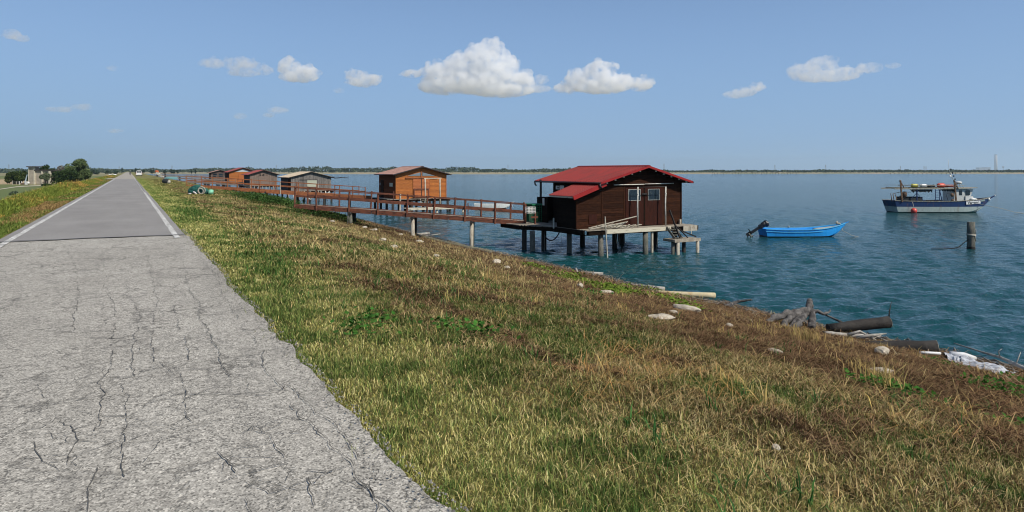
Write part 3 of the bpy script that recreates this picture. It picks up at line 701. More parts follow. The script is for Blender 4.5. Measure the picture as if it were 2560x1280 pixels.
def hut_piles(root, pts, top, r=.15, mat=None):
    for x, y in pts: pile(root, x, y, top, r*random.uniform(.9, 1.1), mat or M_pile, (random.uniform(-.05,.05), random.uniform(-.05,.05)))
def planked_deck(m, x0, x1, y0, y1, z, along='x', th=.045, bw=.17, ragged=.03):
    """planks lying along x (or y)"""
    if along == 'x':
        y = y0
        while y < y1-.02:
            e = min(y+bw, y1); m.box(x0-random.uniform(0,ragged), x1+random.uniform(0,ragged), y+.006, e-.006, z-th, z+random.uniform(-.006,.004)); y = e
    else:
        x = x0
        while x < x1-.02:
            e = min(x+bw, x1); m.box(x+.006, e-.006, y0-random.uniform(0,ragged), y1+random.uniform(0,ragged), z-th, z+random.uniform(-.006,.004)); x = e

# ---------------------------------------------------------------- the near hut with the red roof
fz = -1.5; X0, XM, X1, Y0, Y1 = 21.4, 23.1, 29.0, 30.9, 37.0; EZ, PZ, PX = fz+2.62, fz+3.42, 26.05
t = thing('stilt_hut', 'dark brown boarded hut with bright red ribbed roof standing on stilts, nearest of the huts', 'hut', (X0, Y0, fz), 0, 'fishing huts on stilts along the dyke')
def loc_shift(o, org): 
    o.data.transform(Matrix.Translation(-Vector(org))); return o
class Rel:
    """build parts in world coordinates, then hang them on the thing standing at org"""
    def __init__(s, root): s.root = root; s.org = root.location.copy()
    def fix(s, before):
        for o in [o for o in col.objects if o.name not in before and o.type == 'MESH']:
            o.data.transform(Matrix.Translation(-s.org))
seen_before = lambda: set(o.name for o in col.objects)
B0 = seen_before()
m = MB(); gable_core(m, XM+.03, X1-.03, Y0+.03, Y1-1.1, fz, EZ, PZ, PX)
top = lambda s: (EZ+(PZ-EZ)*s/(PX-XM)) if s < PX-XM else (EZ+(PZ-EZ)*(X1-XM-s)/(X1-PX))
siding(m, (XM, Y0), (X1, Y0), fz, top, .135, (0,-1), [(24.72-XM, 27.55-XM, fz-.2, fz+2.27)])
m.box(XM-.045, XM+.05, Y0-.045, Y0+.05, fz, EZ-.02); m.box(X1-.05, X1+.045, Y0-.045, Y0+.05, fz, EZ-.02)
m.box(24.66, 24.74, Y0-.035, Y0+.02, fz, fz+2.3); m.box(27.53, 27.61, Y0-.035, Y0+.02, fz, fz+2.3)
wall = m.build('wall', M_dark, t)
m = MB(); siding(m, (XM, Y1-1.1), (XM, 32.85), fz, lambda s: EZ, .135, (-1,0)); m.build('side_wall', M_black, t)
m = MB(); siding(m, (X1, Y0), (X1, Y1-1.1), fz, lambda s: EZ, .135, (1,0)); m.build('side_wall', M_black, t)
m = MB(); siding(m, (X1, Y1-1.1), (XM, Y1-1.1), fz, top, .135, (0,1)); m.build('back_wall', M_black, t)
# porch at the back corner: low parapet and a post under the eave
m = MB(); m.box(22.55, 22.62, Y1-1.3, Y1-.1, fz, fz+1.55); m.box(22.55, X1, Y1-.12, Y1-.05, fz, fz+1.55); siding(m, (22.55, Y1-.1), (22.55, Y1-1.3), fz, lambda s: 1.55+fz, .135, (-1,0))
m.build('porch_parapet', M_black, t)
for y_ in (Y1-.25,): 
    m = MB(); m.box(22.66, 22.76, y_-.05, y_+.05, fz, EZ+.03); m.build('porch_post', M_tar, t)
# side annex with lean-to roof
AE, AT = fz+1.90, fz+2.48
m = MB(); m.prism([(X0+.03, fz), (XM-.03, fz), (XM-.03, AT), (X0+.03, AE)], Y0+.035, Y0+1.95)
siding(m, (X0, Y0), (XM-.05, Y0), fz, lambda s: AE+(AT-AE)*s/(XM-X0), .135, (0,-1))
m.box(X0-.03, X0+.04, Y0-.03, Y0+.05, fz, AE)
hatch = m.build('annex_wall', M_dark, t)
m = MB(); siding(m, (X0, Y0+1.95), (X0, Y0), fz, lambda s: AE, .135, (-1,0)); m.box(X0, XM, Y0+1.93, Y0+1.98, fz, AE); m.build('annex_side_wall', M_black, t)
m = MB(); m.box(22.2, 22.75, Y0-.05, Y0-.026, fz+.25, fz+.78); m.build('hatch', M_dark2, t)
m = MB(); roof_sheet(m, X0-.5, AE-.09, XM+.1, AT+.10, Y0-.42, Y0+2.05, .21, .04)
ar = m.build('annex_roof', M_redroof, t)
m = MB(); m.bar((X0-.5, Y0-.42, AE-.17), (XM+.0, Y0-.42, AT+.0), .04, .24); m.build('verge_trim', M_redtrim, ar)
m = MB(); m.bar((X0-.46, Y0-.3, AE-.14), (X0-.46, Y0+2.0, AE-.14), .05, .09); m.build('fascia', M_cream, ar)
rf = gable_roof(t, XM, X1, Y0, Y1, EZ, PZ, M_redroof, M_redtrim, .45, .55, .35, PX, True, .13, M_cream)
# downpipe stubs
for x_, y_ in ((XM-.5, Y0-.5), (XM-.5, Y1+.3)):
    m = MB(); m.tube([(x_, y_, EZ-.15), (x_+.03, y_, EZ-.28), (x_+.12, y_, EZ-.36)], .05, 8); m.build('downpipe', M_trim, rf)
# double door with a window in each leaf
for k, (a, b) in enumerate(((24.76, 26.12), (26.15, 27.52))):
    m = MB(); m.box(a, b, Y0-.045, Y0-.005, fz+.03, fz+2.24)
    for q in range(1, 6):
        xx = a+(b-a)*q/6; m.box(xx-.004, xx+.004, Y0-.0465, Y0-.045, fz+.05, fz+2.2)
    d = m.build('door', M_dark2, t)
    wx0, wx1 = (24.95, 25.83) if k == 0 else (26.42, 27.28); wz0, wz1 = fz+1.50, fz+2.12
    m = MB()
    for q in ((wx0-.014, wx1+.014, wz0-.014, wz0), (wx0-.014, wx1+.014, wz1, wz1+.014), (wx0-.014, wx0, wz0, wz1), (wx1, wx1+.014, wz0, wz1)): m.box(q[0], q[1], Y0-.066, Y0-.04, q[2], q[3])
    m.build('window_frame', M_dirtyw, d)
    m = MB(); m.box(wx0, wx1, Y0-.054, Y0-.04, wz0, wz1); m.build('window_pane', M_glass, d)
m = MB(); m.box(26.1, 26.17, Y0-.075, Y0-.046, fz+.03, fz+2.22); m.build('door_strip', M_black, t)
m = MB(); m.box(25.95, 26.3, Y0-.09, Y0-.06, fz+1.80, fz+1.90); m.build('door_bolt', M_tar, t)
m = MB(); m.tube([(23.9, Y0-.09, fz+2.40), (26.1, Y0-.09, fz+2.415)], .028, 8); m.tube([(26.15, Y0-.09, fz+2.43), (28.35, Y0-.09, fz+2.45)], .028, 8)
m.build('door_rail', M_dirtyw, t)
# white net-hoist frame standing on the ledge before the door
for x_ in (25.28, 27.36):
    m = MB(); m.tube([(x_, Y0-.5, fz-.02), (x_-.03, Y0-.5, fz+1.2), (x_, Y0-.5, fz+2.28)], .042, 10); m.tube([(x_-.07, Y0-.5, fz+1.78), (x_+.07, Y0-.5, fz+1.78)], .02, 6); m.ball((x_, Y0-.5, fz+1.86), .06)
    m.build('hoist_pole', M_dirtyw, t)
m = MB(); m.tube([(25.28, Y0-.5, fz+2.26), (27.36, Y0-.5, fz+2.28)], .022, 8); m.build('hoist_bar', M_tar, t)
# deck, ledge, beams
m = MB(); y_ = 32.95
while y_ < 37.4:
    m.box(20.15+max(0, 35.1-y_-.085)*.58+random.uniform(-.02,.02), XM, y_+.006, y_+.164, fz-.055, fz-.01+random.uniform(-.006,.004)); y_ += .17
planked_deck(m, 20.2, 20.21, 37.3, 37.31, fz-.01, 'x') if False else None; planked_deck(m, 21.55, 29.35, 29.98, Y0+.0, fz-.008, 'x', ragged=.12)
planked_deck(m, 28.6, 29.4, Y0, 32.2, fz-.01, 'x'); m.box(X0, X1, Y0, Y1, fz-.05, fz-.012)
m.build('deck', M_deck, t)
m = MB(); m.box(22.75, 27.35, 29.93, 29.98, fz-.24, fz-.015); m.build('ledge_board', M_cream, t)
m = MB(); m.box(28.3, 29.4, 29.93, 29.98, fz-.20, fz-.02); m.box(28.3, 29.4, 29.935, 29.975, fz-.34, fz-.202); m.build('ledge_board', M_pile2, t)
for y_ in (30.15, 32.5, 35.0, 36.9): m = MB(); m.box((21.5 if y_ < 34 else 20.3) if y_ > 32 else 21.6, 29.6, y_-.1, y_+.1, fz-.30, fz-.052); m.build('floor_beam', M_black, t)
for x_ in (21.6, 25.4, 28.8): m = MB(); m.box(x_-.08, x_+.08, 30.3, 37.2, fz-.34, fz-.306); m.build('floor_beam', M_black, t)
m = MB(); m.box(20.17, 20.25, 35.15, 37.4, fz-.30, fz-.06); m.bar((20.2, 35.1, fz-.17), (21.38, 32.9, fz-.17), .07, .22); m.build('rim_beam', M_black, t)
m = MB(); m.box(21.36, 21.42, 30.2, 33.0, fz-.28, fz-.03); m.build('rim_beam', M_black, t)
for x_, y_, r_, mt in ((20.55,34.2,.16,M_pile),(20.45,34.95,.15,M_tar),(21.6,34.6,.16,M_tar),(22.0,32.5,.15,M_pile),(22.62,30.35,.15,M_pile),(25.62,30.15,.155,M_pile),
                       (25.5,32.8,.16,M_tar),(28.3,32.4,.17,M_tar),(24.6,34.9,.16,M_tar),(27.4,34.5,.17,M_tar),(28.9,36.6,.16,M_tar),(28.9,31.3,.16,M_tar)):
    pile(t, x_, y_, fz-.30, r_, mt, (random.uniform(-.04,.04), 0))
m = MB(); m.box(26.0, 26.12, 30.05, 30.15, -4.5, fz-.25); m.build('pile_board', M_pile2, t)
# little lower landing and the steps down to it
lz = -2.16
m = MB(); planked_deck(m, 26.7, 28.6, 28.95, 29.85, lz, 'x'); m.box(26.7, 28.65, 28.9, 28.95, lz-.17, lz+.01); m.box(26.66, 26.70, 28.95, 29.85, lz-.15, lz-.01)
m.build('landing', M_deck, t)
for x_, y_, mt in ((26.82,29.2,M_pile),(27.0,29.0,M_pile2),(27.75,29.3,M_tar),(28.1,29.7,M_tar),(28.5,29.0,M_pile2)): pile(t, x_, y_, lz-.05, .10, mt)
m = MB()
for x_ in (27.0, 27.55): m.bar((x_, 29.92, fz-.06), (x_, 29.25, lz+.02), .05, .14)
for q in (.2, .42, .64, .86): m.box(27.02, 27.53, 29.92-.67*q-.12, 29.92-.67*q+.06, fz-.05+(lz-fz)*q-.02, fz-.05+(lz-fz)*q+.02)
m.build('steps', M_pile, t)
m = MB(); m.bar((27.15, 29.85, fz+.95), (27.2, 29.05, lz+.05), .05, .085); m.bar((27.3, 29.7, fz+.2), (27.75, 29.0, lz+.05), .045, .06); m.bar((27.6, 29.87, fz-.12), (28.5, 29.1, lz+.06), .05, .07)
m.build('stair_brace', M_tar, t)
m = MB(); m.tube([(27.4,29.9,fz-.05),(27.9,29.6,fz-.33),(28.4,29.4,fz-.5),(28.9,29.9,fz-.05)], .014, 6); m.tube([(28.9,29.9,fz-.05),(28.92,29.9,fz-.5)], .014, 6)
ring = [(27.75+.07*math.cos(a), 29.7, fz-.27+.07*math.sin(a)) for a in np.linspace(0, 6.283, 13)]; m.tube(ring, .014, 6, False); m.build('mooring_rope', M_rope, t)
m = MB(); m.box(28.75, 28.86, Y0-.2, Y0-.1, fz, fz+.3); m.build('stub_post', M_pile2, t)
m = MB(); m.box(21.34, 21.42, 35.2, 35.28, fz-.2, fz+.72); m.bar((21.0,35.1,fz+.42),(21.42,35.0,fz+.42),.04,.10); m.build('end_post', M_rustw, t)
m = MB(); m.box(X0-.22, X0-.16, Y0+2.0, Y0+2.06, fz-.1, fz+.5); m.build('stub_post', M_dirtyw, t)
# hose loop and cords under the deck
m = MB(); m.tube([(21.35, 33.15-q*1.9+1.3, fz-.3-.55*math.sin(math.pi*q)**.8) for q in np.linspace(0, 1, 12)], .035, 7); m.build('rubber_hose', M_ropeb, t)
for x_, y_, l in ((21.3,34.1,1.5),(21.3,33.9,1.2),(21.3,32.3,.9),(24.2,32.3,.7),(27.2,29.9,1.35),(26.6,30.3,1.1),(23.6,30.3,.6)): m = MB(); m.tube([(x_,y_,fz-.25),(x_+.04,y_,fz-.25-l*.5),(x_+random.uniform(-.05,.1),y_,fz-.25-l)], .007, 5); m.build('hanging_cord', M_rope, t)
# notices on the shaded side
for nm, y_, z0, z1, w_, mt in (('notice', 35.35, fz+2.06, fz+2.28, .40, M_white), ('notice', 34.88, fz+1.84, fz+2.30, .44, M_white)):
    m = MB(); m.box(XM-.04, XM-.026, y_-w_/2, y_+w_/2, z0, z1); nb = m.build(nm, mt, t)
    m = MB(); m.mi = 0
    if w_ > .42: m.ball((XM-.043, y_+.0, z0+.2), .004, .07, .07)
    else:
        for q in (-.1, .03): m.box(XM-.043, XM-.040, y_+q-.04, y_+q+.05, z0+.05, z1-.06)
    m.build('notice_mark', plain('notice_blue', (.10,.13,.30)) if w_ > .42 else M_trim, nb)
m = MB(); m.box(22.50, 22.52, 36.0, 36.22, fz+1.05, fz+1.5); m.build('notice', M_dirtyw, t)
Rel(t).fix(B0)

# things standing on the near hut's decks
B1 = seen_before()
t = thing('stake', 'tall thin pale stake leaning on the front ledge of the red-roofed hut', 'stake', (22.55, 29.8, -3))
m = MB(); m.bar((22.72, 29.75, -4.3), (22.50, 29.8, fz+.72), .07, .07, taper=.7); m.build('shaft', M_pile2, t); Rel(t).fix(B1)
def stickpile():
    B = seen_before(); t = thing('driftwood_heap', 'tangled heap of pale sticks and old rope on the ledge of the red-roofed hut', 'driftwood', (23.2, 30.4, fz))
    m = MB()
    for k in range(95):
        x = random.gauss(23.6, .6); y = random.uniform(30.1, 30.75); z = fz+.02+abs(random.gauss(0, .09)); a = random.uniform(-.7, .7); l = random.uniform(.15, .55)
        x = min(max(x, 21.8), 25.1)
        m.tube([(x, y, z), (x+l*.5*math.cos(a), y+l*.5*math.sin(a)*.5, z+random.uniform(0,.08)), (x+l*math.cos(a), min(y+l*math.sin(a)*.5, 30.8), z+random.uniform(-.02,.12))], random.uniform(.01,.026), 5)
    m.build('sticks', M_pile2, t)
    for k in range(5):
        cx_, cy_ = random.uniform(22.9, 24.8), random.uniform(30.1,30.6)
        m = MB(); m.tube([(cx_+.14*math.cos(a)*(1+.2*math.sin(3*a)), cy_+.14*math.sin(a), fz+.05+.04*math.sin(2*a+k)) for a in np.linspace(0, 9, 18)], .014, 5); m.build('rope_coil', M_rope, t)
    Rel(t).fix(B)
    for nm, a, b, lb in (('pole', (21.7,30.2,fz+.10), (25.15,30.35,fz+.62), 'long pale pole lying slanted on the heap of sticks on the hut ledge'), ('pole', (21.65,30.05,fz+.05), (24.3,30.1,fz+.36), 'shorter pale pole lying under the long one on the hut ledge')):
        m = MB(); m.bar(a, b, .05, .045); tag(m.build(nm, M_pile2), lb, 'pole')
stickpile()
# green cage-like cabinet and its basket at the end of the walkway
B2 = seen_before(); cx0, cx1, cyy, ch = 21.85, 22.95, 36.35, 1.14
t = thing('storage_cage', 'open fronted dark green plastic storage cage beside the shaded wall at the walkway end', 'storage cage', (cx0, cyy, fz))
m = MB(); m.box(cx1-.04, cx1, cyy, cyy+.9, fz, fz+ch-.06); m.box(cx0, cx1, cyy+.86, cyy+.9, fz, fz+ch-.06); m.box(cx0-.05, cx1-.2, cyy-.05, cyy+.95, fz+ch-.06, fz+ch); m.build('shell', M_green, t)
m = MB()
for q in np.linspace(cx0+.02, cx1-.06, 9): m.box(q-.008, q+.008, cyy-.01, cyy+.01, fz, fz+ch-.06)
for q in np.linspace(.05, ch-.1, 9): m.box(cx0, cx1-.04, cyy-.022, cyy-.010, fz+q-.007, fz+q+.007)
m.build('grid_front', M_green, t)
m = MB(); m.box(cx0+.1, cx0+.5, cyy+.1, cyy+.6, fz+.01, fz+.62); m.build('inner_crate', M_greenl, t); Rel(t).fix(B2)
B3 = seen_before(); t = thing('wire_basket', 'small white plastic basket hooked on the last rail post of the near walkway', 'basket', (21.0, 35.2, fz+.7))
m = MB(); bx0, bx1, by, bz0, bz1 = 20.80, 21.36, 35.15, fz+.66, fz+1.02
for z_ in np.linspace(bz0, bz1, 5):
    for y_ in (by, by+.3): m.box(bx0, bx1, y_-.008, y_+.008, z_-.012, z_+.012)
    for x_ in (bx0, bx1): m.box(x_-.008, x_+.008, by+.008, by+.292, z_-.012, z_+.012)
m.build('rim', M_white, t)
m = MB()
for x_ in np.linspace(bx0+.02, bx1-.02, 6):
    for y_ in (by-.012, by+.312): m.box(x_-.01, x_+.01, y_-.004, y_+.004, bz0, bz1)
m.box(bx0, bx1, by, by+.3, bz0-.01, bz0-.013+.02); m.build('mesh_side', M_white, t); Rel(t).fix(B3)
B3 = seen_before(); t = thing('net_bundle', 'crumpled green and white net bundle lying at the foot of the green storage cage', 'net', (22.0, 36.0, fz))
for k in range(9): m = MB(); m.ball((random.uniform(21.5,22.6), random.uniform(35.9,36.2), fz+.03), random.uniform(.07,.13), None, .07, 8, .25); m.build('fold', M_greenl, t); Rel(t).fix(B3)

# ---------------------------------------------------------------- the far huts
def simple_hut(label, org, W, D, fh, eh, ph, wallmat, sidemat, roofmat, trim, style='lap', door=None, gaps=(), roofov=(.45,.45,.35), piles_n=(3,3), extra=None, sidewin=None, pxr=.5, pm=None):
    """org: front left floor corner"""
    t = thing('stilt_hut', label, 'hut', org, 0, 'fishing huts on stilts along the dyke')
    px_ = W*pxr; top = lambda s: (eh+(ph-eh)*s/px_) if s < px_ else (eh+(ph-eh)*(W-s)/(W-px_))
    m = MB(); gable_core(m, .03, W-.03, .03, D-.03, 0, eh, ph, px_)
    (siding if style == 'lap' else planks_v)(m, (0,0), (W,0), 0, top, .15 if style == 'lap' else .17, (0,-1), gaps)
    if style == 'lap': m.box(-.04,.05,-.04,.05,0,eh); m.box(W-.05,W+.04,-.04,.05,0,eh)
    m.build('wall', wallmat, t)
    m = MB(); siding(m, (0,D), (0,0), 0, lambda s: eh, .15, (-1,0)); m.build('side_wall', sidemat, t)
    m = MB(); siding(m, (W,0), (W,D), 0, lambda s: eh, .15, (1,0)); m.build('side_wall', sidemat, t)
    gable_roof(t, 0, W, 0, D, eh, ph, roofmat, trim, roofov[0], roofov[1], roofov[2], px_, True, .10)
    m = MB(); planked_deck(m, -1.0, W+.3, -.9, 0, -.01, 'x', ragged=.1); planked_deck(m, -1.0, 0, 0, D, -.01, 'x'); m.box(0, W, 0, D, -.06, -.02); m.build('deck', M_deck, t)
    for y_ in (-.7, D*.5, D-.2): m = MB(); m.box(-.9, W+.2, y_-.1, y_+.1, -.30, -.062); m.build('floor_beam', M_black, t)
    for i_ in range(piles_n[0]):
        for j_ in range(piles_n[1]): pile(t, -.6+(W+.5)*i_/(piles_n[0]-1), -.7+(D+.4)*j_/(piles_n[1]-1), -.28, .15, pm or M_tar, (0,0), -3.2+(-org[2]-1.5)*0-.9)
    if extra: extra(t)
    return t
def ex_orange(t):
    # door leaves, rail, gable windows, net frame and the low landing in front
    for a, b in ((2.05, 3.05), (3.1, 4.1)):
        m = MB(); siding(m, (a, -.055), (b, -.055), .05, lambda s: 2.3, .15, (0,-1)); m.box(a, b, -.05, -.028, .03, 2.32); m.build('door', M_orange_door, t)
    m = MB(); m.box(3.04, 3.11, -.10, -.03, .03, 2.32); m.build('door_strip', M_tar, t)
    m = MB(); m.box(1.1, 5.1, -.13, -.05, 2.32, 2.44); m.build('door_rail', M_rusto, t)
    for P in ([(1.35, 2.62), (2.95, 2.62), (2.95, 3.02)], [(3.2, 2.62), (4.8, 2.62), (3.2, 3.02)]):
        m = MB(); m.prism(P, -.055, -.03); m.build('gable_window', plain('dim_glass', (.20,.24,.27), .2, 0, .6), t)
    m = MB(); m.box(3.0, 3.15, -.08, -.03, 2.45, 3.3); m.build('king_post', M_rusto, t)
    m = MB(); m.box(2.1, 4.0, -.16, -.12, 1.02, 1.16); m.box(2.1, 2.22, -.16, -.12, 0, 1.02); m.box(3.88, 4.0, -.16, -.12, 0, 1.02); m.build('door_barrier', M_rustw, t)
    m = MB(); m.box(-.045, -.03, 1.0, 2.1, 1.38, 1.8); m.build('side_window', M_pane, t)
    m = MB(); m.box(-.06, -.03, 4.2, 5.3, .02, 2.1); m.build('side_door', M_dark, t)
    m = MB(); m.ball((-.08, 5.4, 1.6), .03, .1, .17); m.build('lamp', M_white, t)
    for x_ in (2.75, 4.55):
        m = MB(); m.tube([(x_, -2.1, -.85), (x_, -2.05, .8), (x_, -2.0, 2.30)], .085, 8, True, .05); m.build('frame_post', M_pile2, t)
    m = MB(); m.bar((2.6, -2.0, 2.33), (4.75, -2.0, 2.36), .08, .07); m.build('frame_bar', M_cream, t)
    m = MB(); planked_deck(m, .1, 7.2, -3.6, -1.6, -.95, 'y', ragged=.1); m.box(.1, 7.3, -3.66, -3.6, -1.12, -.95); m.build('landing', M_cream, t)
    for q in range(5): pile(t, .4+1.6*q, -3.4, -1.1, .13, M_tar if q % 2 else M_pile2, (0,0), -3)
    m = MB(); m.bar((1.9,-3.0,-.93),(2.6,-.9,-.05),.06,.12); m.bar((2.5,-3.0,-.93),(3.2,-.9,-.05),.06,.12)
    for q in (.2,.4,.6,.8): m.box(1.95+.7*q, 2.6+.7*q, -3+2.1*q-.08, -3+2.1*q+.08, -.93+.88*q-.015, -.93+.88*q+.015)
    m.build('steps', M_pile2, t)
    m = MB(); m.bar((-.6,-.95,1.0-1.0),(-.6,-.95,.9),.09,.09); m.bar((7.4,-3.5,-2.8),(7.4,-3.5,-.5),.09,.09); m.build('stub_post', M_rustw, t)
ORX, ORY = 26.5, 74.2
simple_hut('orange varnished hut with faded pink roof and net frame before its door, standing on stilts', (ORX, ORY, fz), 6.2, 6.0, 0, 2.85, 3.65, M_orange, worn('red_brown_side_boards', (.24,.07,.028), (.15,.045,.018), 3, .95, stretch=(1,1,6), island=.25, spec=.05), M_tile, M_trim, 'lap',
           gaps=[(2.0, 4.15, 0, 2.34), (1.3, 4.9, 2.6, 2.85)], piles_n=(4,4), extra=ex_orange)
def ex_grey(t):
    m = MB(); m.box(2.35, 3.75, -.06, -.03, .55, 1.55); m.build('pale_panel', M_pane, t)
    m = MB(); m.box(2.3, 3.8, -.08, -.03, 1.55, 1.63); m.box(1.2, 2.3, -.08, -.03, 1.58, 1.64); m.build('door_rail', M_tar, t)
    m = MB(); m.tube([(5.4,-.2,1.95),(5.7,-.25,2.05),(8.6,-.2,1.85)], .05, 6); m.build('outrigger_pole', M_tar, t); m = MB(); m.tube([(6.3,-.2,1.75),(8.0,-.2,1.95)], .03, 6); m.build('outrigger_pole', M_tar, t)
    for k in range(14):
        x = -.4+.46*k; m = MB(); m.tube([(x, -1.0, -1.6), (x+random.uniform(-.3,.3), -1.0, -.05)], random.uniform(.04,.07), 6); m.build('prop', M_dirtyw if k % 3 else M_pile2, t)
    m = MB(); m.bar((1.2,-1.1,-.1),(2.6,-1.1,-1.3),.05,.14); m.bar((4.6,-1.15,-1.2),(5.3,-1.15,-.2),.05,.14); m.build('cross_brace', M_dirtyw, t)
    m = MB(); m.box(-.035, -.02, .6, 1.9, .05, 1.7); m.build('side_door', M_dark, t)
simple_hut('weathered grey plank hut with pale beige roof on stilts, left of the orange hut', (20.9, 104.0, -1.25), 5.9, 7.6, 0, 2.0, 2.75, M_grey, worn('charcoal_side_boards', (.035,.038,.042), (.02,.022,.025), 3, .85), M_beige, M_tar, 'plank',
           gaps=[(2.3, 3.8, .5, 1.6)], piles_n=(3,3), extra=ex_grey, roofov=(.4,.3,.3))
def ex_redgrey(t):
    m = MB(); m.box(1.85, 2.05, -.10, -.05, 1.9, 2.2); m.ball((2.5,-.15,2.15), .16, .1, .12, 8, .2); m.build('hook', M_tar, t)
    m = MB(); m.box(1.6, 3.4, -.07, -.03, .02, 1.85); m.build('door', M_greybr, t)
    for k in range(16):
        x = -.4+.36*k; m = MB(); m.tube([(x, -1.0, -1.6), (x+random.uniform(-.1,.1), -1.0, -.05)], random.uniform(.04,.06), 6); m.build('prop', M_pile2 if k % 2 else M_tar, t)
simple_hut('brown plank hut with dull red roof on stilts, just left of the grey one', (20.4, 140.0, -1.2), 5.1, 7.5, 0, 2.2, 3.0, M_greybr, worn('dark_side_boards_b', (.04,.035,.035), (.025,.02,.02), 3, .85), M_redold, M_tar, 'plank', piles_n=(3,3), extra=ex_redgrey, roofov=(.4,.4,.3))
def ex_or2(t):
    m = MB(); m.prism([(1.2, 2.75), (5.4, 2.75), (3.3, 3.45)], -.06, -.03); m.build('gable_panel', plain('pale_gable', (.55,.57,.58), .6), t)
    m = MB(); m.box(2.2, 4.2, -.08, -.03, .03, 2.2); m.build('door', M_orange_door, t)
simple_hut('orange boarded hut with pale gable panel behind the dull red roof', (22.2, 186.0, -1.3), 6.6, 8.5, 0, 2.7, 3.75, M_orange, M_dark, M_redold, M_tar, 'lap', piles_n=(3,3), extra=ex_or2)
def ex_br(t):
    for a in (.6, 2.3, 4.0):
        m = MB(); m.box(a, a+1.1, -.06, -.03, 1.0, 2.0); m.build('window', M_glass, t)
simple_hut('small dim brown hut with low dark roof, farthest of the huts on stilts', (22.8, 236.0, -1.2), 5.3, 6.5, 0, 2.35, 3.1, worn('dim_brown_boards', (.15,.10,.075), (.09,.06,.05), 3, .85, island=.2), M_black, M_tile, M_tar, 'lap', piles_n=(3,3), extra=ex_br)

# ---------------------------------------------------------------- walkways
def walkway(label, P0, P1, width, mats, railh, sides, posts, piles_, board=.30, group='timber walkways from the dyke', zend=None, thin=(), piers=None):
    """P0, P1 (x, y, z) of the deck's near edge; the second edge lies 'width' farther out"""
    P0, P1 = Vector(P0), Vector(P1); d = P1-P0; L_ = d.length; dh = Vector((d.x, d.y, 0)).normalized(); side = Vector((-dh.y, dh.x, 0))
    t = thing('walkway', label, 'walkway', P0, 0, group); tm, rm, pm = mats
    at_ = lambda q: d*q
    m = MB(); n = int(L_/.2)
    for k in range(n):
        a = at_((k+.04)/n); b = at_((k+.94)/n); j = Vector((0,0,random.uniform(-.008,.006)))
        m.bar((a+b)/2+j+side*.03, (a+b)/2+j+side*(width-.03), (b-a).length, .04)
    m.build('deck', M_deck, t)
    for off in (0, width):
        m = MB(); nb = max(2, int(L_/3.6)); 
        for k in range(nb):
            a, b = at_(k/nb+.001), at_((k+1)/nb-.001); m.bar(a+side*off+Vector((0,0,-board*.5+.06+random.uniform(-.015,.015))), b+side*off+Vector((0,0,-board*.5+.06+random.uniform(-.015,.015))), .05, board)
        m.build('side_beam', tm, t)
    for si, off in enumerate((-.045, width+.045)):
        if not sides[si]: continue
        for q, lean in posts[si]:
            p = at_(q)+side*off; w_ = .09 if si == 0 else .08
            m = MB(); m.bar(p+Vector((0,0,-board*.9)), p+dh*lean+Vector((0,0,railh+random.uniform(-.02,.05))), w_, w_+.02); m.build('post', pm if random.random() < .9 else M_pile2, t)
        ps = [q for q, _ in posts[si]]
        for z_, hh, mt, nm in ((railh-.04, .055, rm, 'top_rail'), (railh*.52, .12, tm, 'mid_rail')):
            m = MB(); 
            for a, b in zip(ps[:-1], ps[1:]):
                jz = random.uniform(-.015,.015); m.bar(at_(a)+side*(off+.05*(1 if si else -1)*(-1 if nm=='mid_rail' else 1))+Vector((0,0,z_+jz)), at_(b)+side*(off+.05*(1 if si else -1)*(-1 if nm=='mid_rail' else 1))+Vector((0,0,z_+jz+random.uniform(-.01,.01))), .04, hh)
            m.build(nm, mt, t)
    for q, mt0, mt1 in piles_:
        for k, (off, mt) in enumerate(((.1, mt0), (width-.1, mt1))):
            p = at_(q)+side*off; pz = P0.z+p.z
            m = MB(); m.tube([(p.x, p.y, -4.6-P0.z), (p.x+random.uniform(-.03,.03), p.y, (-4.6+pz)/2-P0.z), (p.x, p.y, p.z-.16)], .12, 12, True, .02); m.build('pile', mt, t)
        a, b = at_(q)+side*-.25, at_(q)+side*(width+.2); m = MB(); m.tube([a+Vector((0,0,-.26)), b+Vector((0,0,-.26))], .10, 10); m.build('cross_beam', M_tar, t)
    return t
pB = [(.0,.05),(.095,.0),(.235,.06),(.36,.03),(.485,.10),(.60,.12),(.735,.06),(.865,.03),(.995,.02)]
pB2 = [(.03,0),(.17,.04),(.31,.08),(.44,.04),(.56,.05),(.68,.1),(.80,.03),(.93,.03),(.99,0)]
walkway('red brown timber walkway with rails from the bank down to the red-roofed hut', (8.9, 43.2, -.42), (21.2, 36.0, -1.44), 1.15, (M_rustw, M_rustw, M_rustw), 1.12, (True, True), (pB, pB2), ((.24,M_pile,M_tar),(.51,M_pile2,M_tar),(.765,M_pile2,M_pile),), .27)
pA = [(.0,0),(.135,0),(.27,0),(.39,0),(.5,0),(.60,0),(.70,0),(.80,0),(.90,0),(.97,0)]
pA2 = [(.06,0),(.2,0),(.33,0),(.46,0),(.58,0),(.7,0),(.82,0),(.93,0)]
walkway('orange rust timber walkway with long rails from the bank to the orange hut', (5.9, 88.0, .02), (25.5, 80.4, -1.42), 1.2, (M_rusto, M_rusto, M_rusto), 1.12, (True, True), (pA, pA2), ((.25,M_tar,M_pile),(.42,M_tar,M_pile),(.58,M_pile,M_tar),(.74,M_tar,M_pile2),(.88,M_tar,M_pile)), .42)
pD = [(q/9, 0) for q in range(10)]
walkway('low pale walkway to the brown hut with the dull red roof', (8.5, 150.0, -.3), (20.0, 146.5, -1.15), 1.1, (M_greybr, M_greybr, M_greybr), 1.0, (True, False), (pD, pD), ((.4,M_tar,M_tar),(.7,M_tar,M_tar)), .25)
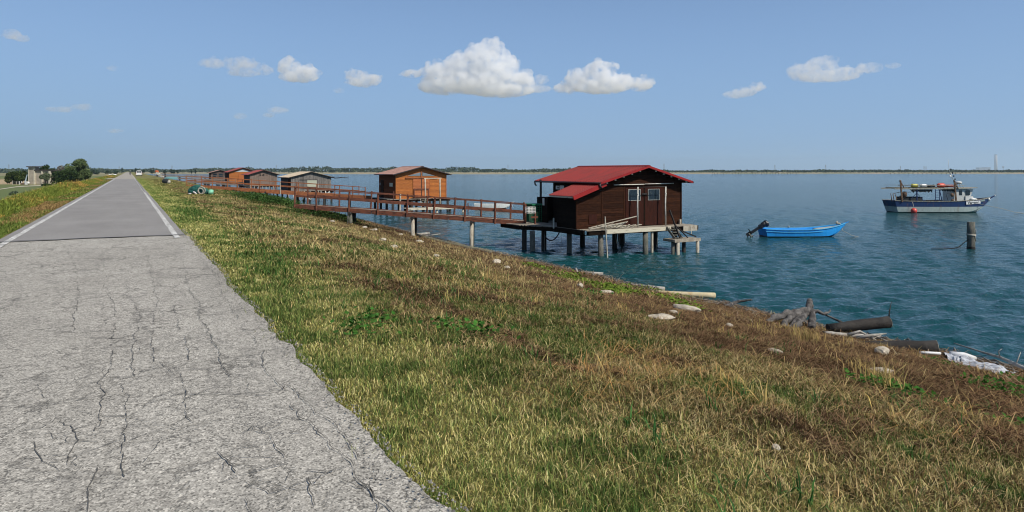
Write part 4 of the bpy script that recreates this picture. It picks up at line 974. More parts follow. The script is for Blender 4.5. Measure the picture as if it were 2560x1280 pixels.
walkway('grey walkway with many rail posts behind the green netting, far along the bank', (7.5, 205.0, -.1), (34.0, 196.0, -1.2), 1.2, (M_greybr, M_greybr, M_grey), 1.1, (True, True), ([(q/14,0) for q in range(15)], pD), ((.3,M_tar,M_tar),(.55,M_tar,M_tar),(.8,M_tar,M_tar)), .25)
walkway('distant grey walkway beyond the farthest hut', (8.0, 285.0, -.1), (36.0, 276.0, -1.2), 1.2, (M_greybr, M_greybr, M_grey), 1.1, (True, False), ([(q/12,0) for q in range(13)], pD), ((.3,M_tar,M_tar),(.6,M_tar,M_tar),(.9,M_tar,M_tar)), .25)
# ================================================================ BOATS
def loft(stations, closed=False):
    """stations: list of rings (same number of points); returns verts, faces"""
    n = len(stations[0]); vs = [p for r in stations for p in r]
    fs = [(i*n+k, i*n+k+1, (i+1)*n+k+1, (i+1)*n+k) for i in range(len(stations)-1) for k in range(n-1)]
    return vs, fs
def hull(name, root, mat, L_, beam, g0, gb, draft, th=.05, tip=.0, nst=24, mats=None, band=None, rake=.6, full=2.4, inner=True, kst=.72, transom=.92, stern_rake=.25, chine=.55):
    """x from stern (0) to bow (L_). g0 gunwale height, gb bow height. Bow rises and narrows."""
    def half(s): return beam/2*(transom+(1-transom)*min(1, s*3))*(1-max(0, (s-.45)/.55)**full)
    def gun(s): return g0 + (gb-g0)*max(0, (s-.45)/.55)**2.0 + .06*(1-min(1, s/.2))
    def keel(s): return -draft + (gb*.86+draft)*max(0, (s-kst)/(1-kst))**1.6
    m = MB(); rows = []; rin = []
    for i in range(nst+1):
        s = i/nst; x = s*L_; hw = max(half(s), .015); gz_ = gun(s); kz = min(keel(s), gz_-.03)
        x_of = lambda z: x - (stern_rake*(gz_-z)*-1 if i == 0 else 0)
        cz = kz+(gz_-kz)*.30
        pts = []
        levels = [(-1.0, gz_), (-.985, (gz_*.55+cz*.45)), (-.94, cz+.02), (-chine, kz+.04), (0, kz), (chine, kz+.04), (.94, cz+.02), (.985, (gz_*.55+cz*.45)), (1.0, gz_)]
        for f, z in levels:
            xx = x
            if i < 3: xx = x + stern_rake*(gz_-z)*(1-i/3)
            pts.append(Vector((xx, -f*hw, z)))
        rows.append(pts)
    vs, fs = loft(rows); m.add(vs, fs, False)
    m.add(rows[0], [tuple(range(len(rows[0])))[::-1]])
    if inner:
        rr = []
        for i in range(nst+1):
            s = i/nst; hw = max(half(s)-th, .008); gz_ = gun(s); fl = min(.12, gz_*.3) if s < .8 else .12+(gz_-.15)*((s-.8)/.2)**1.5
            x = s*L_ + (th if i == 0 else 0) - (.06*L_/6 if i == nst else 0)
            rr.append([Vector((x, hw, gz_)), Vector((x+(stern_rake*(gz_-fl) if i == 0 else 0), hw*.9, min(fl, gz_-.01))), Vector((x+(stern_rake*(gz_-fl) if i == 0 else 0), -hw*.9, min(fl, gz_-.01))), Vector((x, -hw, gz_))])
        vs, fs = loft(rr); m.add(vs, [f[::-1] for f in fs]); m.add(rr[0], [(0,1,2,3)])
        a = [r[0] for r in rows]; b_ = [r[0] for r in rr]; c = [r[-1] for r in rows]; d = [r[-1] for r in rr]; n = nst+1
        m.add(a+b_, [(k, n+k, n+k+1, k+1) for k in range(n-1)]); m.add(c+d, [(k, k+1, n+k+1, n+k) for k in range(n-1)])
    return m.build(name, mat, root), half, gun
def boat_material(name, low, high, z_, rust=(.18,.08,.03), rustamt=.0, dark=.06):
    """hull paint: antifouling / lower band / upper band split at fixed heights above the keel line"""
    g = N(name); c = g.n('ShaderNodeTexCoord'); sp = g.n('ShaderNodeSeparateXYZ'); g.l(c.outputs['Object'], sp.inputs[0])
    v = g.coord('Object', (1,1,.35)); n = g.noise(v, 1.6, 5, .7)
    sel = g.math('GREATER_THAN', sp.outputs['Z'], z_); cc = g.mix(sel, low, high)
    if rustamt: cc = g.mix(g.math('MULTIPLY', g.ramp(n, [(.56, 0.0), (.70, 1.0)]), rustamt), cc, rust)
    sel2 = g.math('LESS_THAN', sp.outputs['Z'], dark); cc = g.mix(sel2, cc, (.012,.02,.022))
    cc = g.mix(1.0, cc, g.ramp(g.noise(v, 7, 4, .6), [(.3, .82), (.7, 1.05)]), 'MULTIPLY')
    return g.principled(cc, .5, 0, None, .4)
M_navy = plain('navy_paint', (.010,.025,.10), .45); M_steel = worn('rusted_steel', (.22,.13,.075), (.10,.06,.04), 6, .8); M_gsteel = worn('grey_steel', (.42,.45,.39), (.26,.22,.16), 5, .6)
M_tarp = plain('dark_tarp', (.02,.026,.03), .8); M_black2 = plain('black_plastic', (.012,.012,.014), .35, 0, .5)
def text_mesh(name, s, size, mat, root, M, bold=.012, spacing=1.0):
    cu = bpy.data.curves.new('t', 'FONT'); cu.body = s; cu.size = size; cu.offset = bold; cu.extrude = .004; cu.align_x = 'CENTER'; cu.align_y = 'CENTER'; cu.space_character = spacing
    ob = bpy.data.objects.new('t', cu); col.objects.link(ob); dg = bpy.context.evaluated_depsgraph_get(); me = bpy.data.meshes.new_from_object(ob.evaluated_get(dg)); bpy.data.objects.remove(ob); bpy.data.curves.remove(cu)
    me.materials.clear(); me.materials.append(mat); me.transform(M); o = bpy.data.objects.new(name, me); col.objects.link(o); o.parent = root; return o

# ---- fishing boat, side on, bow to the right
p = at(2221, 78.0, WZ); t = thing('fishing_boat', 'blue and white fishing boat with rack roof and wheelhouse, anchored out on the lagoon', 'fishing boat', (p.x, p.y, WZ), -YAW)
hm = boat_material('navy_and_pale_hull', (.36,.43,.41), (.006,.032,.11), .66, rustamt=.55)
hb, half, gun = hull('hull', t, hm, 11.6, 3.1, 1.27, 1.62, .45, .10, full=3.0, transom=.85, stern_rake=.32)
HL = 11.6; PRE = seen_before()
M = MB(); M.bar((12.7, 0, 1.42), (13.55, 0, 1.86), .16, .16, taper=.6); M.build('bow_beak', M_navy, t)
M = MB(); M.ball((12.7, -.2, 1.42), .16, .2, .22); M.build('bow_fender', M_white, t); M = MB(); M.ball((13.55, 0, 1.88), .09); M.build('bow_cap', M_white, t)
M = MB()
for i in range(24):
    a, b = i/24, (i+1)/24; 
    for sgn in (-1, 1): M.bar((a*HL+1.4, sgn*max(half(a),.02), gun(a)+.02), (b*HL+1.4, sgn*max(half(b),.02), gun(b)+.02), .12, .06)
M.build('gunwale', M_gsteel, t)
M = MB(); M.box(2.0, 7.9, -1.25, 1.25, .75, .80); M.build('deck', M_gsteel, t); M = MB(); M.box(8.0, 11.0, -1.0, 1.0, 1.15, 1.22); M.build('deck', M_gsteel, t)
M = MB(); M.box(2.0, 2.7, -1.2, 1.2, .9, 1.24); M.build('stern_locker', M_steel, t)
# roof rack
M = MB()
for y_ in (-1.4, 1.4): M.bar((1.3, y_, 2.68), (8.2, y_, 2.72), .08, .13); M.tube([(1.7,y_,3.05),(9.2,y_,3.07)], .025, 6)
for x_ in np.linspace(2.0, 8.0, 9): M.bar((x_, -1.4, 2.70), (x_, 1.4, 2.70), .05, .05)
M.tube([(.95,-.6,2.78),(7.8,-.6,2.86)], .05, 6); M.tube([(1.2,.2,2.80),(8.0,.2,2.84)], .05, 6); rk = M.build('roof_rack', M_gsteel, t)
for x_ in (2.05, 8.1):
    for y_ in (-1.42,):
        M = MB(); M.bar((x_+.12, y_, 1.2), (x_-.08, y_, 3.55), .15, .12); M.bar((x_-.02, y_, 3.4), (x_+.45, y_*.9, 2.7), .08, .08); M.ball((x_-.1, y_, 3.55), .12, .09, .13, 8); M.build('gantry_post', M_steel, t)
for x_ in (3.85,):
    M = MB(); M.bar((x_, -1.35, 1.2), (x_, -1.35, 2.65), .10, .10); M.bar((x_, -1.35, 2.2), (x_+.7, -1.35, 1.4), .04, .04); M.bar((x_, -1.35, 2.2), (x_-.7, -1.35, 1.5), .04, .04); M.build('rack_strut', M_navy, t)
M = MB()
for x_ in (5.9, 6.35): M.bar((x_, -1.42, 1.22), (x_, -1.42, 2.62), .045, .06)
M.bar((6.65,-1.42,1.22),(6.35,-1.42,2.6),.09,.06)
for z_ in np.linspace(1.45, 2.5, 5): M.bar((5.9, -1.42, z_), (6.35, -1.42, z_), .03, .03)
M.build('ladder', M_navy, t)
for k, (a, b, dp, f) in enumerate(((3.3, 5.6, .42, 1.0), (6.5, 8.2, .38, .5))):
    M = MB(); n_ = 12; vs = []
    for i in range(n_+1):
        x_ = a+(b-a)*i/n_; z1 = 2.62-dp*(.45+.55*math.sin(i*1.7+k)**2)*(f+(1-f)*i/n_); vs += [(x_, -1.35, 2.62), (x_, -1.30, z1), (x_, -.9, 2.60)]
    M.add(vs, [f_ for i in range(n_) for f_ in ((i*3, i*3+1, i*3+4, i*3+3), (i*3+1, i*3+2, i*3+5, i*3+4))]); M.build('tarp', M_tarp, t)
M = MB(); M.box(2.5, 4.75, -.9, .3, .85, 1.72); M.box(2.5, 4.75, -.92, -.9, .9, 1.66); M.box(2.45, 4.8, -.95, .35, 1.72, 1.76); M.build('sorting_bin', M_tarp, t)
for P_, r_ in (([(5.0,-1.1,1.35),(6.0,-1.1,1.28),(7.6,-1.1,1.28)], .06), ([(2.3,-1.4,2.35),(3.1,-1.4,2.3),(3.8,-1.4,2.6)], .03), ([(7.4,-1.3,1.35),(7.2,-1.3,1.9),(7.3,-1.3,2.2),(7.6,-1.3,2.15)], .022)):
    M = MB(); M.tube(P_, r_, 6); M.build('hose', M_ropeb, t)
M = MB()
for x_ in (1.1, 1.35, 1.65): M.tube([(x_-.1, -1.2, 2.15-.2*(x_-1.1)), (x_+.05, -1.2, 1.2)], .04, 6)
M.bar((1.2,-1.2,2.1),(2.2,-1.2,2.35),.05,.05); M.bar((1.6,-1.2,1.6),(2.4,-1.2,1.6),.06,.06); M.ball((2.55,-1.2,2.05), .28, .2, .34, 10, .08); M.ball((2.1,-1.3,1.75), .2, .15, .2, 8, .1); M.build('winch', M_steel, t)
M = MB(); M.ball((7.75,-1.45,2.0), .2, .12, .22, 10); M.ball((7.8,-1.45,1.4), .16, .12, .15, 8, .1); M.build('net_hauler', M_steel, t)
# wheelhouse
wh = MB(); wh.box(8.25, 9.35, -1.05, 1.05, 1.2, 2.62); wh.prism([(9.35, 1.2), (10.3, 1.2), (10.3, 1.85), (10.15, 1.88), (10.42, 2.62), (9.35, 2.62)], -1.0, 1.0)
cab = wh.build('wheelhouse', worn('pale_cabin_paint', (.60,.62,.60), (.45,.44,.38), 2.5, .5, (.3,.5)), t)
M = MB(); M.bar((8.0, 0, 2.70), (9.9, 0, 2.73), 2.5, .10); M.bar((9.9, 0, 2.73), (10.75, 0, 2.80), 2.5, .08); M.build('cabin_roof', M_gsteel, cab)
for a, b in ((8.78, 9.12), (9.55, 10.0)):
    M = MB(); M.box(a, b, -1.07, -1.04, 1.95, 2.5); M.build('window', M_glass, cab)
M = MB(); M.box(10.30, 10.33, -.8, .8, 1.97, 2.5, Matrix.Identity(4)); M.build('window', M_glass, cab)
M = MB(); M.box(9.45, 10.3, -1.16, -1.01, 1.22, 1.86); M.build('locker', M_white, cab)
M = MB(); M.ball((10.2,-1.1,1.5), .34, .25, .2, 10, .1); M.ball((10.7,-.9,1.45), .14, .14, .16, 8, .1); M.ball((10.9,-.8,1.42), .10, .1, .14, 8, .1); M.build('life_raft', M_white, t)
M = MB(); M.lathe([(0, .0), (.3, .0), (.36, .05), (.36, .12), (.26, .2), (0, .22)], (9.4, 0, 3.28), 16); M.build('radar', M_white, cab)
M = MB()
for a, b in ((-.3,-.25),(.32,-.25),(-.3,.25),(.32,.25)): M.tube([(9.4+a*1.3, b*1.3, 2.75), (9.4+a*.6, b*.5, 3.27)], .025, 6)
M.lathe([(0,0),(.3,0),(.3,.08),(0,.08)], (9.4,0,3.2), 12); M.build('radar_stand', M_gsteel, cab)
M = MB(); M.tube([(9.2,0,2.8),(8.9,0,3.5),(8.5,0,4.25)], .035, 6)
mast = M.build('mast', M_gsteel, cab)
for x_, z_ in ((8.98, 3.75), (8.82, 4.1), (8.7, 4.45)): 
    M = MB(); M.ball((x_, -.05, z_), .09); M.build('mast_lamp', M_black2, mast)
M = MB(); M.lathe([(.14,0),(.12,.08),(.04,.18),(0,.19)], (8.45,0,4.05), 10); M.ball((8.55,0,4.28), .07,.07,.14); M.build('horn', M_white, mast)
M = MB(); M.tube([(8.42,0,4.35),(8.30,0,5.2),(8.22,0,6.05)], [.03,.02,.012], 6); M.build('antenna', M_white, mast)
# name board
def on_hull(s): return -max(half((s-1.4)/HL), .05)
a, b = 9.28, 11.20; ya, yb = on_hull(a)-.03, on_hull(b)-.03; dv = Vector((b-a, yb-ya, .10)); ang = math.atan2(yb-ya, b-a)
Mx = Matrix.Translation(((a+b)/2, (ya+yb)/2-.04, 1.135)) @ Matrix.Rotation(ang, 4, 'Z') @ Matrix.Rotation(-.05, 4, 'Y')
M = MB(); M.box(-.98, .98, -.015, .015, -.17, .17, Mx); nb = M.build('name_board', plain('board_white', (.74,.76,.76), .6), t)
text_mesh('name_lettering', 'Varenne', .40, plain('ink', (.01,.02,.03), .6), nb, Mx @ Matrix.Translation((0,-.02,-.01)) @ Matrix.Rotation(math.pi/2, 4, 'X') @ Matrix.Scale(1.13, 4, (1,0,0)), .012, 1.03)
Mr = Matrix.Translation((11.62, on_hull(11.62)-.05, 1.34)) @ Matrix.Rotation(math.atan2(on_hull(11.9)-on_hull(11.3), .6), 4, 'Z') @ Matrix.Rotation(-.12, 4, 'Y')
M = MB(); M.box(-.34, .34, -.01, .01, -.08, .08, Mr); M.build('registration_plate', plain('plate_grey', (.25,.33,.33), .6), t)
# fenders, rope, floats on the rack
for o_ in [o_ for o_ in col.objects if o_.name not in PRE and o_.type == 'MESH']: o_.data.transform(Matrix.Translation((-1.4,0,0)))
M = MB(); M.tube([(11.0-1.4,-1.2,.95),(11.9,-1.6,.45),(12.9,-2.0,.1),(13.9,-2.3,-.02)], .025, 6); M.build('anchor_line', M_rope, t)
def float_on(label, colr, x, y, z, L_, r, name='net_float', seg=True):
    x = x-1.4
    o = thing(name, label, 'float', t.location + Matrix.Rotation(-YAW, 3, 'Z') @ Vector((x, y, z)), -YAW, 'floats carried on the boat')
    m = MB(); prof = [(0, -L_/2), (r*.35, -L_*.48), (r*.8, -L_*.40), (r, -L_*.25), (r*.97, 0), (r, L_*.25), (r*.8, L_*.40), (r*.35, L_*.48), (0, L_/2)] if seg else None
    m.lathe(prof, (0,0,0), 14, Matrix.Rotation(math.pi/2, 4, 'Y')); m.build('shell', plain('float_paint_'+label.split()[0], colr, .45), o)
    m = MB(); 
    for s in (-1, 1): m.tube([(s*L_*.30, r*1.01*math.cos(a), r*1.01*math.sin(a)) for a in np.linspace(0, 6.283, 13)], .012, 5, False)
    m.build('band', M_rope, o); return o
float_on('yellow oblong float on the roof rack of the fishing boat', (.55,.50,.06), 3.85, -.9, 3.02, .85, .21)
float_on('white oblong float on the roof rack, between the yellow and black ones', (.78,.78,.76), 4.85, -.9, 3.02, .85, .20)
float_on('large orange red float on the roof rack of the fishing boat', (.75,.07,.025), 6.85, -.9, 3.05, .95, .25)
float_on('long dull red float lying beside the orange one near the wheelhouse', (.32,.03,.02), 7.9, -.7, 3.0, 1.3, .14)
o = thing('net_bundle', 'black bundle of nets on the roof rack between the white and orange floats', 'net', t.location + Matrix.Rotation(-YAW, 3, 'Z') @ Vector((4.35, -.9, 2.95)), -YAW)
for _ in range(9): m = MB(); m.ball((random.uniform(-.4,.4), random.uniform(-.2,.2), random.uniform(-.05,.1)), .18, .14, .13, 8, .3); m.build('fold', M_tarp, o)
o = thing('buoy', 'round red buoy hanging against the waterline of the fishing boat', 'buoy', t.location + Matrix.Rotation(-YAW, 3, 'Z') @ Vector((1.85, -1.80, .22)), -YAW)
m = MB(); m.ball((0,0,0), .33, .33, .33, 18); m.build('ball', plain('buoy_red', (.70,.08,.06), .4), o); m = MB(); m.tube([(0,0,.3),(0,.1,.6),(0,.25,1.0)], .02, 6); m.build('line', M_rope, o)

# ---- blue open boat with a tilted outboard
p = at(1904, 48.9, WZ); t = thing('rowing_boat', 'bright blue open boat with tilted black outboard motor, moored off the hut', 'boat', (p.x, p.y, WZ), -YAW+.05)
bm = boat_material('bright_blue_hull', (.015,.29,.74), (.015,.29,.74), 5, rust=(.02,.10,.25), rustamt=.5, dark=.07)
hb, half, gun = hull('hull', t, bm, 6.15, 1.75, .52, .93, .22, .06, full=2.6, transom=.86, stern_rake=.22)
M = MB()
for i in range(24):
    a, b = i/24, (i+1)/24
    for s_ in (-1, 1): M.bar((a*6.15, s_*(max(half(a),.02)+.01), gun(a)+.005), (b*6.15, s_*(max(half(b),.02)+.01), gun(b)+.005), .09, .035)
for i in range(16):
    a, b = i/24, (i+1)/24; M.bar((a*6.15, -(half(a)+.015), gun(a)-.15), (b*6.15, -(half(b)+.015), gun(b)-.15), .04, .045)
M.build('gunwale', plain('pale_blue_rim', (.10,.50,.82), .4), t)
M = MB(); M.bar((6.0, 0, .88), (6.42, 0, 1.04), .10, .09, taper=.5); M.build('bow_tip', plain('bow_blue', (.03,.25,.65), .4), t)
M = MB(); n_ = 8; vs = []
for i in range(n_+1):
    s_ = .67+.27*i/n_; vs += [(s_*6.15, -half(s_)*.92, gun(s_)-.07), (s_*6.15, half(s_)*.92, gun(s_)-.07)]
M.add(vs, [(2*i, 2*i+1, 2*i+3, 2*i+2) for i in range(n_)]); M.add([(.67*6.15,-half(.67)*.9,.12),(.67*6.15,half(.67)*.9,.12),(.67*6.15,half(.67)*.92,gun(.67)-.07),(.67*6.15,-half(.67)*.92,gun(.67)-.07)], [(0,1,2,3)])
M.build('foredeck', plain('dirty_deck', (.42,.44,.38), .8), t)
M = MB(); M.box(1.9, 2.15, -.75, .75, .36, .40); M.build('thwart', M_deck, t)
M = MB(); M.ball((5.45,-.15,.96), .10, .10, .12, 8, .15); M.ball((5.62,-.1,.9), .12, .1, .07, 8, .2); M.ball((2.35,.8,.62), .06,.06,.07,8,.1); M.build('bow_cleat', M_pile2, t)
# outboard
om = MB(); R_ = Matrix.Translation((-.12, 0, .68)) @ Matrix.Rotation(math.radians(58), 4, 'Y')
om.ball((.04,0,.50), .27,.19,.20, 14); om.ball((.0,0,.32), .22,.17,.26, 14); om.box(-.12,.14,-.13,.13,.05,.3); om.v = [tuple(R_ @ Vector(q)) for q in om.v]; ob_ = om.build('outboard_motor', M_black2, t)
om = MB(); om.box(-.09,.09,-.07,.07,-.85,.2, R_); om.box(-.16,.12,-.1,.1,-.05,.12, R_); om.box(-.14,.12,-.015,.015,-1.15,-.8, R_); om.box(-.30,.10,-.10,.10,-.80,-.78, R_); om.build('shaft', M_black2, ob_)
om = MB(); om.tube([R_ @ Vector((-.05,0,-.92)), R_ @ Vector((.28,0,-.92))], .06, 8); [om.ball(R_ @ Vector((.25, .11*math.cos(a), -.92+.11*math.sin(a))), .03,.07,.07, 6) for a in (0,2.1,4.2)]; om.build('propeller', M_gsteel, ob_)
om = MB(); om.ball(R_ @ Vector((-.02,-.04,.60)), .10,.14,.05, 8); om.build('cowl_stripe', M_white, ob_)
om = MB(); om.tube([(.1,0,.75),(.35,0,.85),(.5,.0,1.02)], .03, 6); om.build('tiller', M_black2, ob_)
M = MB(); M.tube([(5.75,-.12,.88),(5.85,-.2,.4),(6.3,-.6,.1),(6.75,-.9,-.02)], .018, 6); M.build('mooring_rope', M_rope, t)

# ---- white open boat behind the walkway
p = at(1185, 84.0, WZ); t = thing('rowing_boat', 'white open boat with rusty keel line, moored behind the near walkway', 'boat', (p.x, p.y, WZ), -YAW+.04)
wm = boat_material('white_hull', (.30,.11,.06), (.68,.70,.66), .16, dark=.03); hb, half, gun = hull('hull', t, wm, 4.75, 1.6, .62, .80, .15, .05, full=2.8, transom=.85)
M = MB(); M.box(1.2,1.4,-.68,.68,.42,.46); M.box(2.7,2.9,-.68,.68,.42,.46); M.build('thwart', M_white, t)
M = MB(); M.bar((4.5,0,.80),(4.95,0,.86),.08,.06); M.tube([(4.6,0,.75),(4.75,-.2,.3),(4.8,-.3,.2)], .015, 5); M.build('bow_tip', M_white, t)

# ---- mooring post with its rope
p = on(2427.5, 622, WZ); t = thing('mooring_post', 'thick grey wooden mooring post with rope collar, standing alone in the lagoon', 'mooring post', (p.x, p.y, WZ))
m = MB(); m.tube([(.02,0,-1.5),(0,0,0),(-.01,0,1.0),(0,0,1.62)], [.225,.222,.215,.21], 18, True, .012); m.build('shaft', M_pile, t)
m = MB(); m.tube([(0,0,-.05),(0,0,.14)], .229, 18, False); m.build('algae_band', M_tar, t)
m = MB(); 
for z_ in (.84, .88): m.tube([(.235*math.cos(a), .235*math.sin(a), z_+.02*math.sin(a)) for a in np.linspace(0, 6.283, 17)], .028, 6, False)
m.tube([(.0,-.24,.86),(.08,-.235,1.1),(.1,-.22,1.22)], .018, 6); m.tube([(-.02,-.24,.86),(.02,-.25,.6),(.2,-.15,.45)], .018, 6); m.build('rope_collar', M_rope, t)
vx = Vector((CY, -SY, 0))
m = MB(); m.tube([tuple(vx*-.2+Vector((0,-.1,.60))), tuple(vx*-.45+Vector((0,0,.34))), tuple(vx*-.72+Vector((0,0,.12))), tuple(vx*-1.0+Vector((0,0,.035))), tuple(vx*-1.6+Vector((0,0,.0))), tuple(vx*-2.4+Vector((0,0,.01)))], [.02,.022,.03,.03,.02,.015], 6); m.build('mooring_rope', M_ropeb, t)
# ================================================================ SHORE DEBRIS
M_rock = worn('pale_limestone', (.60,.53,.42), (.30,.25,.18), 3, .95, (.3,.55), bst=.8, bd=.05)
M_log = worn('black_waterlogged_timber', (.040,.034,.028), (.018,.015,.013), 3, .8, stretch=(1,1,1), bst=.9, bd=.03)
M_end = worn('cut_log_end', (.30,.27,.21), (.10,.085,.065), 9, .9)
M_drift = worn('bleached_driftwood', (.46,.43,.38), (.27,.25,.22), 4, .95, stretch=(1,1,1), bst=.6, bd=.02)
M_driftg = worn('greenish_old_log', (.25,.24,.15), (.15,.14,.09), 3, .95, bst=.6, bd=.02)
M_cut = worn('yellow_tan_pole', (.55,.47,.30), (.45,.26,.10), 1.3, .9, (.38,.5))
M_stump = worn('grey_root_wood', (.20,.185,.17), (.06,.055,.052), 7, .95, bst=.9, bd=.04)
def rock(px, py, r, label, fl=.55, asp=1.5):
    p = ong(px, py); t = random.random()*6; bm = bmesh.new(); bmesh.ops.create_icosphere(bm, subdivisions=4, radius=1)
    ox = random.random()*50; planes = [(Vector((random.gauss(0,1), random.gauss(0,1), random.gauss(0,.8))).normalized(), random.uniform(.62,.9)) for _ in range(9)]
    for v in bm.verts:
        c = v.co.normalized(); k = 1.0
        for n_, d_ in planes:
            q = c.dot(n_)
            if q > 0: k = min(k, d_/q)
        c2 = v.co.copy(); nn = float(fbm(np.array([c.x*1.6+ox]), np.array([c.y*1.6+c.z*1.3+ox]), 4)[0]); v.co = c2*k*(.82+.36*nn)
    me = bpy.data.meshes.new('rock'); bm.to_mesh(me); bm.free()
    me.transform(Matrix.Rotation(t, 4, 'Z') @ Matrix.Diagonal((r*asp, r, r*fl, 1)))
    me.materials.append(M_rock); o = bpy.data.objects.new('rock', me); col.objects.link(o); o.location = (p.x, p.y, p.z+r*fl*.35+.02)
    return tag(o, label, 'rock', 'pale stones in the bank litter')
ROCKS = [(1716,779,.34,'largest pale stone, flat and bright, near the waterline above the litter',.5,1.9),(1650,800,.22,'broken pale stone just below the largest one',.45,1.7),(1682,788,.13,'yellowish stone tucked beside the largest one',.7,1.2),
 (1822,821,.12,'small round white stone right of the largest one',.7,1.2),(1240,660,.24,'white stone in dry litter in line with the left stilts of the red-roofed hut',.6,1.1),(1268,672,.14,'little stone below the white one near the hut stilts',.6,1.1),
 (1092,645,.20,'white flat stone on brown litter below the near walkway piles',.45,1.4),(1515,737,.20,'pale stone half hidden in creeper left of the tan pole',.5,1.6),(1450,720,.15,'narrow pale stone by the creeping plants',.9,.8),
 (1940,886,.14,'thin white stone lying in dark litter left of the black logs',.4,1.8),(2205,888,.22,'sandy stone beside the lower black log',.65,1.2),(2200,935,.14,'slim white stone below the lower black log',.4,1.9),
 (1238,655,.10,'tiny stone touching the white one near the hut stilts',.6,1),(1940,1128,.07,'small white stone deep in the foreground grass',.7,1),(956,604,.22,'white stone near the red plastic scrap',.6,1.2),(985,622,.16,'chalky stone left of the greenish log',.6,1.2),
 (830,556,.22,'pale stone on the brow left of the walkway piles',.5,1.5),(935,577,.26,'pale rubble stone at the foot of the brow',.5,1.3),(912,571,.2,'pale rubble stone on the brow left of its neighbour',.6,1.2),(1048,608,.24,'white boulder at the upper end of the greenish log',.5,1.5),(1000,590,.18,'whitish stone beside the red scrap',.5,1.3)]
for r_ in ROCKS: rock(r_[0], r_[1], r_[2]*(.72 if r_[2] > .08 else .45), r_[3], r_[4], r_[5])
def log(name, pts, rad, mat, label, cat='log', endmat=None, jit=.06, n=14, branches=(), group=None):
    c = Vector(pts[0]); t = thing(name, label, cat, c, 0, group); P = []
    for a, b in zip(pts[:-1], pts[1:]):
        a, b = Vector(a), Vector(b)
        for k in range(5): P.append(a+(b-a)*k/5-c)
    P.append(Vector(pts[-1])-c); rs = [rad[0]+(rad[1]-rad[0])*i/(len(P)-1) for i in range(len(P))]
    m = MB(); m.tube(P, rs, n, True, jit); m.build('trunk', mat, t)
    if endmat:
        d = (P[-1]-P[-2]).normalized(); m = MB(); m.tube([P[-1]-d*.01, P[-1]+d*.012], rs[-1]*.97, n, True, jit); m.build('cut_end', endmat, t)
    for bp in branches:
        m = MB(); q = [Vector(x)-c for x in bp[0]]; m.tube(q, [bp[1], bp[1]*.75, bp[1]*.35][:len(q)] if len(q) == 3 else [bp[1]]*len(q), 6, True, .1); m.build('branch', mat, t)
    return t
def sp(px, py, z): return on(px, py, z)
# the two tarred logs by the right edge
a = sp(2070, 822, -2.45); b = sp(2222, 805, -2.28); log('log', [a, b], (.13,.155), M_log, 'upper black log with a pale sawn hollow end poking out over the water', endmat=M_end, branches=[(([b+Vector((0,0,.1)), b+Vector((.12,.05,.3)), b+Vector((.28,.1,.5))]), .018)])
a = sp(2150, 868, -2.55); b = sp(2342, 868, -2.42); log('log', [a, b], (.15,.16), M_log, 'lower thick black log lying along the litter, splintered end towards the water', endmat=M_end)
a = sp(2200, 905, -2.5); b = sp(2352, 893, -2.62); log('log', [a, b], (.10,.12), M_driftg, 'dark squared timber under the lower black log', jit=.1)
# root stump
c = sp(2005, 812, -2.5); t = thing('root_stump', 'grey mud coated root stump with thick splayed roots and an upright knob', 'tree stump', c)
def rp(px, py, dz=0): return sp(px, py, -2.45+dz)-c
m = MB()
for pts, r0, r1 in (([(2025,752),(2020,775),(2002,800),(1985,824)], .09, .13), ([(2022,770),(2032,790),(2028,822)], .10, .12), ([(2015,775),(1980,790),(1965,805),(1955,822)], .12, .10), ([(2010,780),(1970,785),(1935,795),(1915,806)], .16, .08), ([(2020,778),(2045,780),(2062,785),(2075,775)], .07, .03), ([(2000,790),(1985,805),(1972,824)], .09,.08)):
    P = []
    for px, py in pts:
        z = -2.45+max(0, (822-py))*.0075; P.append(on(px, py, z)-c)
    # work in metres: reproject with rising height so the roots stand up from the bank
    P2 = [p_*1.0 for p_ in P]; PF = []
    for a_, b_ in zip(P2[:-1], P2[1:]):
        for q_ in range(5): PF.append(a_+(b_-a_)*q_/5+Vector((random.gauss(0,.012),random.gauss(0,.012),random.gauss(0,.014))))
    PF.append(P2[-1]); m.tube(PF, [(r0+(r1-r0)*i/(len(PF)-1))*random.uniform(.78,1.12)*.82 for i in range(len(PF))], 14, True, .10)
m.ball(on(2024,764,-2.02)-c, .11, .1, .13, 10, .1); m.build('roots', M_stump, t)
# pale driftwood
log('driftwood', [sp(1320,664,-2.75), sp(1400,679,-2.78), sp(1508,687,-2.88)], (.06,.11), M_drift, 'long bleached branch below the hut stilts with a forked twig', 'driftwood', branches=[([sp(1400,679,-2.75), sp(1370,668,-2.6), sp(1352,658,-2.45)], .05), ([sp(1430,682,-2.75), sp(1440,672,-2.55), sp(1447,690,-2.6)], .07)], group='bleached timber at the waterline')
log('driftwood', [sp(1430,688,-2.7), sp(1470,698,-2.75), sp(1520,702,-2.8)], (.12,.15), M_drift, 'short thick grey driftwood log in front of the long bleached branch', 'driftwood', group='bleached timber at the waterline')
log('driftwood', [sp(1500,700,-2.65), sp(1560,714,-2.78), sp(1662,724,-2.88)], (.13,.10), M_drift, 'flat grey driftwood trunk between the thick log and the tan pole', 'driftwood', branches=[([sp(1545,702,-2.7), sp(1552,690,-2.55), sp(1558,685,-2.4)], .02)], group='bleached timber at the waterline')
log('pole', [sp(1598,729,-2.7), sp(1690,735,-2.74), sp(1787,739,-2.8)], (.085,.105), M_cut, 'straight tan pole with yellow stain jutting out over the water', 'pole', endmat=M_cut, jit=.02)
